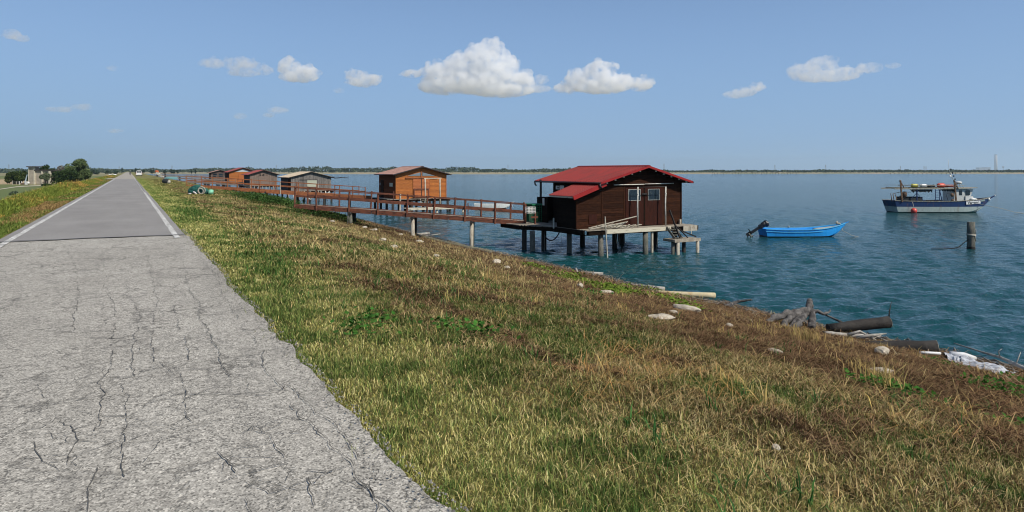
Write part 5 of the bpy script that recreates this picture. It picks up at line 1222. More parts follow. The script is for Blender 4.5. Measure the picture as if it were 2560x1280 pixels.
log('driftwood', [sp(1808,768,-2.6), sp(1845,754,-2.45), sp(1880,749,-2.35)], (.07,.025), M_stump, 'dark bent branch rising from the litter left of the root stump', 'driftwood', jit=.1)
log('driftwood', [sp(2385,858,-2.6), sp(2455,880,-2.5), sp(2500,893,-2.35), sp(2560,920,-2.3), sp(2640,955,-2.4)], (.012,.045), M_drift, 'thin bare branch with twigs at the right edge of the bank', 'branch', branches=[([sp(2500,893,-2.35), sp(2496,878,-2.2), sp(2505,872,-2.15)], .015), ([sp(2540,910,-2.3), sp(2548,890,-2.15), sp(2552,880,-2.1)], .015)])
log('log', [sp(1040,590,-2.45), sp(1130,615,-2.6), sp(1230,636,-2.72)], (.16,.2), M_driftg, 'long greenish half buried log along the waterline under the walkway', jit=.08)
log('log', [sp(1120,605,-2.72), sp(1190,628,-2.78), sp(1300,654,-2.85)], (.13,.17), M_driftg, 'second greenish log overlapping the first near the hut stilts', jit=.08)
log('pole', [sp(1010,588,-2.5), sp(1073,584,-2.55)], (.08,.10), M_drift, 'thick pale stick pointing over the water right of the near walkway piles', 'pole')
log('pole', [sp(1045,593,-2.5), sp(1100,585,-2.5)], (.04,.04), M_drift, 'thin pale stick below the thick one near the walkway piles', 'pole')
log('pole', [sp(955,577,-2.4), sp(990,580,-2.45)], (.06,.07), M_drift, 'short whitish plank left of the red plastic scrap', 'plank')
log('pole', [sp(1048,605,-2.5), sp(1050,592,-2.2), sp(1052,588,-2.05)], (.05,.04), M_stump, 'short dark stub stake in front of the pale sticks', 'stake')
log('driftwood', [sp(2060,834,-2.4), sp(2110,838,-2.45), sp(2200,842,-2.6)], (.07,.05), M_drift, 'bleached branches jammed between the two black logs', 'driftwood', branches=[([sp(2120,838,-2.4), sp(2150,828,-2.3), sp(2190,850,-2.5)], .045), ([sp(2140,845,-2.45), sp(2180,838,-2.35), sp(2215,834,-2.5)], .05)], jit=.1)
log('driftwood', [sp(2030,772,-2.1), sp(2060,785,-2.2), sp(2105,806,-2.35)], (.02,.03), M_stump, 'slender branch running from the root stump to the upper black log', 'branch')
# red plastic scrap
p = sp(990, 586, -2.35); t = thing('plastic_scrap', 'crumpled red plastic scrap at the waterline under the walkway', 'litter', p)
m = MB(); m.ball((0,0,.1), .30, .15, .16, 9, .35); m.build('sheet', plain('red_plastic', (.6,.05,.03), .5), t)
# white torn net lying down the bank
c = sp(2430, 905, -2.5); t = thing('torn_net', 'whitish torn net draped over the bank beside the lower black log', 'net', c)
def netsheet(cs, mat, nm, amp):
    m = MB(); a, b, c_, d = [Vector(q) for q in cs]; n1, n2 = 30, 14; vs = []
    for i in range(n1+1):
        for j in range(n2+1):
            u, w_ = i/n1, j/n2; P = (a*(1-u)+b*u)*(1-w_)+(d*(1-u)+c_*u)*w_
            vs.append(P+Vector((0, 0, amp*(float(fbm(np.array([u*5+3]), np.array([w_*9+1]), 4)[0])-.25)+.10*math.sin(w_*3.1)-.04)))
    m.add(vs, [(i*(n2+1)+j, (i+1)*(n2+1)+j, (i+1)*(n2+1)+j+1, i*(n2+1)+j+1) for i in range(n1) for j in range(n2)], True); return m.build(nm, mat, t)
g = N('white_netting'); v = g.coord('Object', (1,.25,1), (0,0,.6)); k = g.ramp(g.noise(v, 22, 6, .8), [(.40, 0.0), (.52, 1.0)]); M_net = g.principled(g.mix(k, (.13,.13,.15), (.52,.54,.57)), .8, 0, g.bump(g.noise(v, 22, 5, .7), .8, .03), .3)
netsheet([sp(2352,888,-2.52)-c, sp(2440,900,-2.58)-c, sp(2405,915,-2.38)-c, sp(2375,905,-2.35)-c], M_net, 'net_fold', .16)
netsheet([sp(2400,896,-2.5)-c, sp(2540,935,-2.55)-c, sp(2500,940,-2.35)-c, sp(2405,912,-2.35)-c], M_net, 'net_fold', .18)
m = MB(); m.tube([sp(2375,884,-2.45)-c, sp(2410,888,-2.48)-c, sp(2438,896,-2.55)-c], [.05,.07,.05], 10, True, .1); m.tube([sp(2300,881,-2.35)-c, sp(2350,884,-2.4)-c], [.03,.035], 8); m.build('rolled_edge', plain('net_white', (.7,.7,.7), .7), t)
# green net heap on the grass by the bank walkway
def heap():
    c = ong(502, 486); t = thing('net_heap', 'heap of dark green fishing net with pale rope coils on the grass', 'net heap', c)
    s = (c - Vector((0,0,0))).length; k = .029
    def q(px, py, dy=0): return Vector(((px-502)*k*CY+dy*SY, -(px-502)*k*SY+dy*CY, (486-py)*k))
    Mg = worn('teal_net', (.02,.16,.13), (.01,.07,.06), 9, .8, bst=.8, bd=.04)
    for px, py, r in ((492,469,.34),(488,474,.42),(483,478,.40),(496,480,.36),(510,476,.30),(515,481,.32),(478,483,.25)):
        m = MB(); m.ball(q(px, py), r, r*.8, r*.62, 12, .16); m.build('net_fold', Mg, t)
    for px, py, r in ((510,476,.26),(507,478,.2)):
        m = MB(); o_ = q(px, py, -.35); m.tube([o_+Vector((r*math.cos(a)*CY, -r*math.cos(a)*SY, r*math.sin(a))) for a in np.linspace(0, 6.28, 16)], .035, 6, False); m.build('rope_coil', M_rope, t)
    m = MB(); m.ball(q(531,481,-.2), .22,.2,.2, 10, .2); m.build('pale_bundle', plain('mint', (.25,.62,.40), .6), t)
    m = MB(); m.tube([q(489,480,-.4), q(494,482,-.45), q(497,486,-.4)], .06, 6); m.tube([q(475,485,-.3), q(482,485,-.35)], .06, 6); m.build('white_strap', M_white, t)
heap()
def small(name, label, cat, px, py, parts):
    c = ong(px, py); t = thing(name, label, cat, c, -YAW)
    for nm, m, mat in parts: m.build(nm, mat, t)
    return t
m1 = MB(); m1.ball((0,0,.28), .42, .3, .34, 10, .3); m2 = MB(); m2.ball((.45,0,.2), .25,.2,.22, 8, .3)
small('rubbish_bag', 'dark tied bundle lying alone on the grass beyond the near bank', 'bundle', 414, 460, [('bag', m1, M_tarp), ('flap', m2, M_rope)])
m1 = MB(); m1.lathe([(0,0),(.34,0),(.38,.05),(.38,.75),(.34,.8),(0,.8)], (0,0,.45), 16, Matrix.Rotation(math.pi/2, 4, 'Y') @ Matrix.Translation((0,0,-.4)))
m2 = MB(); m2.box(-.35,.35,-.3,.3,0,.1)
small('drum', 'white plastic drum lying beside the first rusty rail post', 'drum', 456.5, 444.5, [('barrel', m1, M_white), ('base', m2, M_tarp)])
# upturned pale teal boat and its plank props farther along the bank
c = ong(430, 449); t = thing('upturned_boat', 'pale teal upturned boat lying on the bank beyond the walkway start', 'boat', c, -YAW-.5)
m = MB(); rows = []
for i in range(13):
    s_ = i/12; hw = .75*math.sin(math.pi*min(1, .12+s_*.88))**.6; hh = .55*math.sin(math.pi*min(1, .12+s_*.86))**.5+.05
    rows.append([Vector((-2.4+4.8*s_, hw*math.cos(a), hh*math.sin(a)+.1)) for a in np.linspace(0, math.pi, 9)])
vs, fs = loft(rows); m.add(vs, fs, True); m.build('hull', worn('faded_teal', (.25,.48,.46), (.16,.33,.33), 2.5, .7), t)
m = MB(); m.box(-2.3,2.3,-.03,.03,.62,.72); m.build('keel', M_dirtyw, t)
def gangway():
    c = at(391, 250, .1); t = thing('gangway', 'white sloping gangway on posts with an orange lifebuoy stand, far along the bank', 'gangway', c, -YAW)
    k = 250/F; q = lambda px, py: Vector(((px-391)*k, 0, (431-py)*k+1.0))
    m = MB(); m.bar(q(391,432), q(400,437), .8, .7); m.bar(q(402,438), q(408,444), .8, .6); m.build('ramp', M_dirtyw, t)
    m = MB(); m.bar(q(393,434), q(393,445), .35, .35); m.bar(q(412,430), q(414,446), .3, .3); m.bar(q(405,443), q(409,446), .5, .3); m.build('support', M_tar, t)
    m = MB(); m.ball(q(392,429), .8,.4,.5, 8); m.build('marker', plain('orange_marker', (.6,.15,.05), .6), t)
gangway()
# leaning rail posts left standing in the brow near the walkway
for px, py, h_, lb in ((700, 497, 1.0, 'thin grey stake standing in the creeper'), (868, 560, .5, 'short cut stake in the brow below the walkway'), (795, 530, .35, 'short black pile stub on the brow')):
    c = ong(px, py); m = MB(); m.tube([(0,0,-.2),(.05,0,h_)], [.05,.04], 7, True, .1); o = m.build('stake', M_pile); o.location = c; tag(o, lb, 'stake')
# ================================================================ INLAND SIDE AND FAR SHORE
leaf_dark = attr_mat('tree_leaves', .8, .15); bark = plain('bark', (.10,.08,.06), .9)
def tree(name, label, base, blobs, n, size, c0, c1, cat='tree', group=None, trunk=True, tr=.2):
    """blobs: (x, y, z, rx, ry, rz) ellipsoids of foliage around the base"""
    t = thing(name, label, cat, base, -YAW, group)
    vol = np.array([b[3]*b[4]*b[5] for b in blobs])**.67; pr = vol/vol.sum(); idx = rng.choice(len(blobs), n, p=pr); Bq = np.array(blobs)[idx]
    d = rng.normal(size=(n, 3)); d /= np.linalg.norm(d, axis=1)[:, None]; r = (.45+.55*rng.random(n)**.5)
    P = Bq[:, :3] + d*r[:, None]*Bq[:, 3:6]
    cl = fbm(P[:,0]*1.1/size*.35+P[:,2]*.7, P[:,2]*1.1/size*.35+P[:,1], 3)
    keep = (cl > .36) | (rng.random(n) < .35); P = P[keep]; n = len(P); P[:,2] = np.maximum(P[:,2], .1)
    s = size*(.6+.8*rng.random(n)); a = rng.normal(size=(n,3)); a /= np.linalg.norm(a, axis=1)[:,None]; b = np.cross(a, rng.normal(size=(n,3))); b /= np.linalg.norm(b, axis=1)[:,None]
    V = np.stack([P-a*s[:,None], P+b*s[:,None]*.6, P+a*s[:,None], P-b*s[:,None]*.6], 1).reshape(-1, 3)
    k = rng.random((n, 1)); C = np.array(c0)*(1-k)+np.array(c1)*k; C = C*(.75+.5*rng.random((n,1)))
    i = np.arange(n)*4; o = npmesh('crown', V, [np.stack([i,i+1,i+2,i+3],1)], leaf_dark, np.repeat(C, 4, 0), False, t)
    if trunk:
        m = MB(); top = max(b_[2] for b_ in blobs)
        m.tube([(0,0,-.2),(.05*tr*5,0,top*.35),(0,0,top*.7)], [tr, tr*.75, tr*.4], 8)
        for b_ in blobs[:6]: m.tube([(0,0,top*.3), (b_[0]*.5,b_[1]*.5,(top*.3+b_[2])/2), (b_[0],b_[1],b_[2])], [tr*.5,tr*.35,tr*.12], 5)
        m.build('trunk', bark, t)
    return t
FZ = -2.6
def blobset(W, h0, h1, depth, k, r, seed):
    rr = random.Random(seed); out = []
    for i in range(k):
        u_ = rr.uniform(-1, 1); z = rr.uniform(0, 1); wz = math.sin(math.pi*(.18+.72*z))**.7
        out.append((u_*W/2*wz*.85, rr.uniform(-1,1)*depth/2*wz, h0+(h1-h0)*z*(1-.25*abs(u_)), r*rr.uniform(.8,1.3), r*rr.uniform(.8,1.2), r*rr.uniform(.7,1.0)))
    return out
DG0, DG1 = (.028,.055,.018), (.07,.11,.035)
def T(px, Y, Wpx, toppx, label, k=16, n=4600, size=.25, c0=DG0, c1=DG1, name='tree', cat='tree', low=.12, seed=1, **kw):
    s = Y/F; W = Wpx*s; top = (427-toppx)*s+H-FZ; b = at(px, Y, FZ)
    r = W*.20; return tree(name, label, b, blobset(W-r, top*low+r*.4, top-r*.75, W*.8, k, r, seed), n, size, c0, c1, cat, **kw)
YH = 215
T(195, YH+2, 62, 393, 'tall roundish tree, highest of the group beside the pump house', 22, 8000, .25, (.05,.085,.03), (.17,.21,.09), seed=3, group='trees around the pump house')
T(168, YH-3, 66, 420, 'wide low dark bushy tree between the pump house and the tall tree', 20, 7000, .24, (.022,.042,.016), (.055,.085,.03), name='bushy_tree', low=.05, seed=5, group='trees around the pump house')
T(119, YH+14, 42, 408, 'dark domed tree rising behind the pump house roof', 14, 4400, .25, (.02,.04,.015), (.05,.08,.03), seed=8, group='trees around the pump house')
T(152, YH+22, 34, 412, 'greyish dry tree behind the dark bushy one', 10, 1700, .22, (.13,.12,.10), (.26,.25,.21), seed=9, group='trees around the pump house')
T(44, YH+9, 48, 420, 'dark bushy tree left of the pump house tower', 18, 6400, .24, (.025,.05,.018), (.08,.10,.03), name='bushy_tree', low=.05, seed=11, group='trees around the pump house')
T(118, YH-6, 30, 428, 'small light grey green tree in front of the pump house wall', 9, 1300, .18, (.06,.085,.04), (.17,.20,.12), name='small_tree', seed=12, group='trees around the pump house', low=.35, tr=.14)
T(64, YH+30, 18, 419, 'pale bluish tree seen between the left tree and the tower', 7, 700, .30, (.05,.08,.06), (.10,.14,.10), seed=15, group='trees around the pump house')
T(117, 190, 22, 459, 'low dark round bush in the field before the pump house', 8, 900, .22, (.025,.05,.02), (.06,.09,.03), name='bush', cat='bush', trunk=False, seed=16, low=.02)
T(36, 120, 18, 475, 'grey green bush on the inland slope beyond the weeds', 8, 900, .13, (.07,.10,.06), (.16,.20,.13), name='bush', cat='bush', trunk=False, seed=18, low=.02)
# pump house
k = YH/F; o0 = at(70, YH, FZ); t = thing('pump_house', 'old concrete pump house with a square tower and flat roof slabs among trees', 'building', o0, -YAW)
stucco = worn('stained_stucco', (.46,.40,.31), (.33,.29,.235), .9, .9, (.35,.6)); pil_ = worn('pale_pilaster', (.68,.62,.48), (.50,.44,.34), 1.2, .9, (.3,.5)); slab = worn('dark_roof_slab', (.10,.085,.075), (.05,.045,.04), 1, .9)
X_ = lambda px: (px-70)*k; Z_ = lambda py: (427-py)*k+H-FZ
m = MB(); m.box(X_(71.5), X_(86.5), 0, 2.2, -.2, Z_(418)); m.build('tower', stucco, t)
m = MB(); m.box(X_(68), X_(93), -.5, 2.6, Z_(417.8), Z_(415.6)); m.build('tower_roof', slab, t)
m = MB(); m.box(X_(86.5)+.02, X_(127), .25, 5.5, -.2, Z_(427.5)); m.build('wall', stucco, t)
m = MB(); m.box(X_(85.5), X_(134), -.1, 5.9, Z_(427.3), Z_(424)); m.build('roof_slab', slab, t)
for a, b in ((71,72.3),(84.2,87.2),(103.5,105.8),(121.5,126.5)):
    m = MB(); m.box(X_(a), X_(b), -.08, .26, -.2, Z_(418.2 if b < 86 else (418.2 if b < 88 else 427.6))); m.build('pilaster', pil_, t)
m = MB(); m.box(X_(110), X_(114), .2, .26, 0, 1.6); m.build('door', M_tar, t)
m = MB(); m.box(X_(107.5), X_(121), -.6, -.3, .7, .8); 
for q in (108, 112, 116, 120): m.box(X_(q), X_(q)+.1, -.6, -.5, 0, .7)
m.build('bench', M_tar, t)
t = thing('boom_arm', 'pale blue steel boom leaning up against the tower with a white block at its foot', 'machine', at(62, YH-3, FZ), -YAW)
kk = (YH-3)/F; q = lambda px, py: Vector(((px-62)*kk, 0, (427-py)*kk+H-FZ))
m = MB(); m.bar(q(61.5,460), q(68,436.5), .45, .22, taper=.5); m.build('arm', plain('pale_blue_steel', (.45,.55,.60), .5), t)
m = MB(); m.box(q(64,0).x, q(70,0).x, -.4, .5, 0, .95); m.ball((q(71,0).x, 0, .5), .4, .35, .45, 8, .2); m.build('block', M_white, t)
m = MB(); m.box(q(54,0).x, q(63,0).x, -.3, .4, .0, .45); m.build('base', M_steel, t)
t = thing('field_fence', 'low wooden rail fence with white marker posts beside the left tree', 'fence', at(31, YH-2, FZ), -YAW)
q = lambda px, py: Vector(((px-31)*kk, 0, (427-py)*kk+H-FZ))
for px, py0, mt in ((31.5,451.5,M_pile2),(41,454,M_pile2),(48.3,453,M_white),(54,453,M_white)):
    m = MB(); m.bar(Vector((q(px,0).x,0,-.1)), q(px, py0), .16, .16); m.build('post', mt, t)
m = MB(); m.bar(q(31.5,453), q(48,454.5), .06, .10); m.bar(q(31.5,457), q(48,457), .06, .08); m.build('rail', M_pile, t)
# white upturned boat in the far field, left of the road
t = thing('upturned_boat', 'white boat hull lying in the field left of the road near the horizon', 'boat', at(273, 330, -1.2), -YAW)
kk = 330/F; m = MB(); rows = []
for i in range(11):
    s_ = i/10; hw = 1.0*math.sin(math.pi*min(1,.15+s_*.85))**.6; rows.append([Vector(((18*s_)*kk, hw*math.cos(a), (.85*(1-s_*.55))*math.sin(a)+.55+.35*s_)) for a in np.linspace(0, math.pi, 7)])
vs, fs = loft(rows); m.add(vs, fs, True); m.add(rows[0], [tuple(range(7))]); m.build('hull', M_white, t)
m = MB(); m.box(.2, 2.6, -.8, .8, -.2, .58); m.build('cradle', M_tar, t)

# ---- white van parked on the right of the road, seen from behind
p = on(347.5, 440.5, 0.0); t = thing('parked_van', 'small white van parked on the grass beside the road, seen from behind', 'van', (p.x, p.y, 0.0))
Mw = plain('van_white', (.80,.80,.80), .3)
m = MB(); prof = [(-.82,.30),(-.84,.75),(-.80,1.15),(-.70,1.60),(-.55,1.78),(.55,1.78),(.70,1.60),(.80,1.15),(.84,.75),(.82,.30)]
rows = [[Vector((x*sx_, y, .30+(z-.30)*sz_)) for x, z in prof] for y, sx_, sz_ in ((0,.97,.98),(.12,1,1),(2.6,1,1),(3.1,.98,.72),(4.0,.95,.50),(4.2,.88,.35))]
vs, fs = loft(rows); m.add(vs, fs, False); m.add(rows[0], [tuple(range(10))]); m.add(rows[-1], [tuple(range(10))[::-1]]); m.box(-.8,.8,.02,4.1,.28,.34); m.build('body', Mw, t)
for a, b in ((-.62,-.06),(.06,.62)):
    m = MB(); m.box(a, b, -.035, -.015, 1.12, 1.58); m.build('rear_window', M_glass, t)
m = MB(); m.box(-.84,.84,-.10,.05,.38,.62); m.build('bumper', M_white, t)
m = MB(); m.box(-.8,.8,-.04,.04,.22,.37); m.build('underbody', M_black2, t)
for s_ in (-1, 1):
    m = MB(); m.box(s_*.80-.06, s_*.80+.06, -.03, .05, .75, 1.1); m.build('tail_light', plain('lamp_red', (.45,.02,.02), .3), t)
    m = MB(); m.box(s_*.92-.08, s_*.92+.08, 2.7, 2.8, 1.05, 1.25); m.build('wing_mirror', M_black2, t)
    for y_ in (.75, 3.3):
        m = MB(); m.lathe([(.12,-.09),(.30,-.09),(.30,.09),(.12,.09)], (s_*.74, y_, .30), 16, Matrix.Rotation(math.pi/2, 4, 'Y')); w_ = m.build('wheel', M_black2, t)
# ---- motorcycle with rider coming down the road
p = on(325.5, 438.2, 0.0); t = thing('motor_scooter', 'dark motor scooter ridden towards the viewer in the middle of the road', 'scooter', (p.x, p.y, .006))
m = MB()
for y_ in (-.62, .62): m.lathe([(.14,-.05),(.27,-.06),(.29,0),(.27,.06),(.14,.05)], (0, y_, .29), 16, Matrix.Rotation(math.pi/2, 4, 'Y'))
m.build('wheel', M_black2, t)
m = MB(); m.box(-.16,.16,-.1,.75,.35,.72); m.bar((0,-.60,.3),(0,-.38,1.0),.34,.14); m.box(-.2,.2,-.5,-.1,.28,.36); m.build('body', M_black2, t)
m = MB(); m.ball((0,-.56,.80), .11, .06, .10, 10); m.build('headlight', M_white, t); m = MB(); m.tube([(-.32,-.38,1.02),(0,-.42,1.0),(.32,-.38,1.02)], .022, 6); m.build('handlebar', M_black2, t); m = MB(); m.box(-.14,.14,.0,.65,.72,.80); m.build('seat', M_tarp, t)
def skin_figure(name, joints, edges, radii, mat, parent=None):
    me = bpy.data.meshes.new(name); me.from_pydata(joints, edges, []); o = bpy.data.objects.new(name, me); col.objects.link(o)
    md = o.modifiers.new('s', 'SKIN'); sk = me.skin_vertices[0].data
    for i, r in enumerate(radii): sk[i].radius = (r, r)
    sk[0].use_root = True; sb = o.modifiers.new('b', 'SUBSURF'); sb.levels = 1; sb.render_levels = 1; me.materials.append(mat)
    dg = bpy.context.evaluated_depsgraph_get(); m2 = bpy.data.meshes.new_from_object(o.evaluated_get(dg)); o.modifiers.clear(); o.data = m2; o.parent = parent; return o
pr_ = thing('person', 'rider in dark jacket with white helmet seated on the scooter', 'person', (p.x, p.y, .006))
J = [(0,.25,.86),(0,.22,1.12),(0,.16,1.38),(0,.14,1.50),(0,.12,1.62),(-.19,.16,1.36),(-.30,-.02,1.16),(-.30,-.34,1.06),(.19,.16,1.36),(.30,-.02,1.16),(.30,-.34,1.06),(-.11,.2,.84),(-.20,-.16,.80),(-.17,-.25,.40),(.11,.2,.84),(.20,-.16,.80),(.17,-.25,.40)]
E = [(0,1),(1,2),(2,3),(3,4),(2,5),(5,6),(6,7),(2,8),(8,9),(9,10),(0,11),(11,12),(12,13),(0,14),(14,15),(15,16)]
Rr = [.15,.14,.16,.06,.08,.075,.055,.04,.075,.055,.04,.10,.08,.055,.10,.08,.055]
skin_figure('body', J, E, Rr, M_tarp, pr_)
m = MB(); m.ball((0,.12,1.64), .145, .16, .16, 14); m.build('helmet', M_white, pr_); m = MB(); m.ball((0,.03,1.62), .11,.08,.06, 10); m.build('visor', M_black2, pr_)

# ---- far tree line as one mass, with single trees that stand out in front of it
def hazy(c): return c
V_, C_ = [], []
n = 26000; px = rng.random(n)*3000-200
Yt = 1500+rng.random(n)*900; hmax = (4+7*fbm(px*.013, px*0+2, 5)+6*np.maximum(0, fbm(px*.05, px*0+7, 3)-.5)*2)*(1-.45*sstep(1350, 1750, px))*(1+.35*np.exp(-((px-870)/260.)**2))
Xc = (px-1280)/F*Yt; x = Xc*CY+Yt*SY; y = -Xc*SY+Yt*CY; z = -1.8+hmax*rng.random(n)
s = 1.6+1.8*rng.random(n); a = rng.normal(size=(n,3)); a /= np.linalg.norm(a,axis=1)[:,None]; b = np.cross(a, rng.normal(size=(n,3))); b /= np.linalg.norm(b,axis=1)[:,None]
P = np.stack([x,y,z],1); V = np.stack([P-a*s[:,None], P+b*s[:,None]*.7, P+a*s[:,None], P-b*s[:,None]*.7],1).reshape(-1,3)
kx = rng.random((n,1)); C = np.array([.028,.045,.03])*(1-kx)+np.array([.08,.10,.055])*kx; i = np.arange(n)*4
tag(npmesh('treeline', V, [np.stack([i,i+1,i+2,i+3],1)], leaf_dark, np.repeat(C,4,0)), 'long dark line of woods on the far shore', 'woods', kind='stuff')
# left-hand horizon woods, nearer
def clump(px, Y, Wpx, top, seed, label=None, nm='distant_tree', grp='single trees standing out along the horizon'):
    return T(px, Y, Wpx, top, label, 7, 520, Y*.0009+.5, (.025,.045,.025), (.06,.09,.045), name=nm, seed=seed, group=grp, zbase=None) if False else tree(nm, label, at(px, Y, -2.2 if px < 300 else -1.8),
        blobset(Wpx*Y/F*.8, 1.2, max((427-top)*Y/F+H+2.0-Wpx*Y/F*.16, 2.0), Wpx*Y/F*.8, 7, Wpx*Y/F*.20, seed), 420, Y*.0006+.35, (.025,.045,.03), (.06,.09,.05), 'tree', grp, True, .3)
ROW = [(236,800,22,422,'dark wide tree at the field edge, first right of the tall tree'),(270,820,16,424,'broad dark tree on the field horizon left of the road'),(288,840,12,425,'smaller dark tree just left of the road end'),
 (305,900,3,419,'thin upright tree left of the road end'),(331,950,4,425,'tiny tree above the road end'),(339,900,3,420,'thin pole-like tree just left of the van'),(344,800,4,423,'narrow tree above the van'),(358,760,7,424,'tree just right of the van'),(378,800,5,423,'small upright tree right of the van'),
 (382,760,8,428,'low bush tree right of the van'),(393,780,4,423,'small pointed tree over the orange marker'),(412,820,7,425,'pale tree pair above the netting posts'),(428,800,6,423,'round tree above the teal boat'),(434,810,8,425,'sloping tree beside the round one above the teal boat'),(443,800,6,425,'squat tree left of the white drum'),
 (479,820,4,425,'small tree above the second rail post'),(489,800,4,424,'pointed tree left of the farthest hut'),(783,1500,14,420,'rounded tall tree above the grey plank hut roof'),(830,1500,16,422,'tree clump right of the grey hut roof'),(860,1500,3,421,'pair of pointed trees right of the grey hut'),(866,1500,3,421,'pointed tree next to its twin right of the grey hut'),
 (1160,1600,22,421,'long clump of trees right of the orange hut'),(1215,1650,24,421,'dense clump of trees on the far shore midway between the two big huts'),(1290,1650,10,422,'single tree on the far shore before the red roof'),
 (1780,2200,26,424,'tree clump on the far shore right of the red roof'),(2272,2600,16,423.5,'dark clump above the fishing boat'),(2048,2400,10,424,'little clump on the far shore midway to the fishing boat'),(2365,2600,6,425.5,'tiny clump left of the antenna')]
for q, (px_, Y_, W_, tp, lb) in enumerate(ROW): clump(px_, Y_, W_, tp, 40+q, lb)
# ---- inland woods strip on the left horizon
n = 5000; px = rng.random(n)*560-260; Yt = 1300+rng.random(n)*500; hm_ = 3+6*fbm(px*.03, px*0+12, 4); Xc = (px-1280)/F*Yt; x = Xc*CY+Yt*SY; y = -Xc*SY+Yt*CY; z = -2.4+hm_*rng.random(n)
s = 1.6+1.6*rng.random(n); a = rng.normal(size=(n,3)); a /= np.linalg.norm(a,axis=1)[:,None]; b = np.cross(a, rng.normal(size=(n,3))); b /= np.linalg.norm(b,axis=1)[:,None]
P = np.stack([x,y,z],1); V = np.stack([P-a*s[:,None], P+b*s[:,None]*.7, P+a*s[:,None], P-b*s[:,None]*.7],1).reshape(-1,3); i = np.arange(n)*4
kx = rng.random((n,1)); C = np.array([.03,.05,.035])*(1-kx)+np.array([.08,.10,.06])*kx
tag(npmesh('treeline', V, [np.stack([i,i+1,i+2,i+3],1)], leaf_dark, np.repeat(C,4,0)), 'low hazy woods across the inland fields on the left horizon', 'woods', kind='stuff')
# ---- power station chimney and blocks, far away
t = thing('chimney', 'very tall thin pale power station chimney on the right horizon', 'chimney', at(2489.5, 10500, -3), -YAW)
kk = 10500/F; m = MB(); m.tube([(0,0,0),(0,0,20*kk),(0,0,40*kk-.0)], [4.0*kk*.9, 3.5*kk, 3.1*kk], 20); m.build('shaft', plain('concrete_pale', (.50,.46,.42), .8), t)
m = MB(); m.tube([(0,0,40*kk),(0,0,41.5*kk)], 3.2*kk, 20); m.build('rim', plain('chimney_rim', (.2,.12,.1), .8), t)
t = thing('power_station', 'low hazy power station blocks left of the tall chimney', 'building', at(2440, 10500, -3), -YAW)
for a, b, h_ in ((-4,4,5),(4,12,9),(12,20,8),(20,32,9.5),(-14,-4,3)):
    m = MB(); m.box(a*kk+.3, b*kk-.3, -40, 40, 0, h_*kk); m.build('block', plain('block_grey', (.22,.22,.24), .8), t)
m = MB()
pt = thing('water_tower', 'small water tower right of the tall chimney', 'water tower', at(2508, 9000, -3), -YAW); kq = 9000/F; m.tube([(0,0,0),(0,0,9*kq)], .6*kq, 8); m.lathe([(.5*kq,8*kq),(2.6*kq,10*kq),(2.6*kq,11.5*kq),(0,12.5*kq)], (0,0,0), 12); m.build('tank', plain('tank_grey', (.25,.25,.26), .8), pt)
# electricity pylons
def pylon(px, Y, top, label):
    t = thing('pylon', label, 'pylon', at(px, Y, -3), -YAW, 'faint electricity pylons on the horizon'); h_ = (427-top)*Y/F+4.7; w_ = h_*.11; r_ = Y*.00011
    m = MB()
    for sx_ in (-1,1):
        for sy_ in (-1,1): m.bar((sx_*w_, sy_*w_, 0), (sx_*w_*.15, sy_*w_*.15, h_), r_, r_)
    for k_ in range(6):
        z0, z1 = h_*k_/6, h_*(k_+1)/6; f0, f1 = w_*(1-.85*k_/6), w_*(1-.85*(k_+1)/6); m.bar((-f0,-f0,z0),(f1,-f1,z1),r_*.7,r_*.7); m.bar((f0,-f0,z0),(-f1,-f1,z1),r_*.7,r_*.7)
    m.build('lattice', plain('pylon_steel', (.25,.26,.27), .6), t)
    m = MB(); [m.bar((-h_*.14*q_, 0, h_*z_), (h_*.14*q_, 0, h_*z_), r_, r_) for z_, q_ in ((.97,.8),(.86,1.1),(.76,.9))]; m.build('crossarm', plain('arm_steel', (.25,.26,.27), .6), t)
for px_, tp, lb in ((22,411,'faint pylon at the far left above the field'),(298,416,'faint pylon just left of the road end'),(430,414,'faint pylon above the teal boat'),(691,413,'faint pylon right of the dull red roof'),(1270,412,'faint pylon between the orange hut and the red-roofed hut'),(1660,409,'faint pylon above the right slope of the red roof'),(1937,412,'faint pylon midway to the fishing boat'),(2064,412,'faint pylon right of midway to the fishing boat'),(2251,415,'faint pylon left above the fishing boat'),(2310,415,'faint pylon above the white float'),(2250+65,416,'faint pylon above the roof rack')):
    pylon(px_, 3600, tp, lb)
# mussel stakes standing in the far shallows, individually
def stakes(px0, px1, n_, Y, ht, label, py=None, cross=True):
    for k_ in range(n_):
        px_ = px0+(px1-px0)*k_/(n_-1)+random.uniform(-1,1); o = at(px_, Y+random.uniform(-15,15), WZ)
        m = MB(); m.bar((0,0,-.5),(0,0,ht),.22,.22); 
        if cross: m.bar((-.8,0,ht-.2),(.8,0,ht-.2),.16,.25)
        ob = m.build('mussel_stake', M_tar); ob.location = o; ob.rotation_euler = (0,0,-YAW); tag(ob, label, 'stake', label)
stakes(1780, 1990, 30, 820, 2.2, 'dark crossed stakes of the mussel farm in the far shallows left of the fishing boat')
stakes(2225, 2400, 16, 860, 1.7, 'dark stakes of the mussel farm in the far shallows behind the fishing boat')
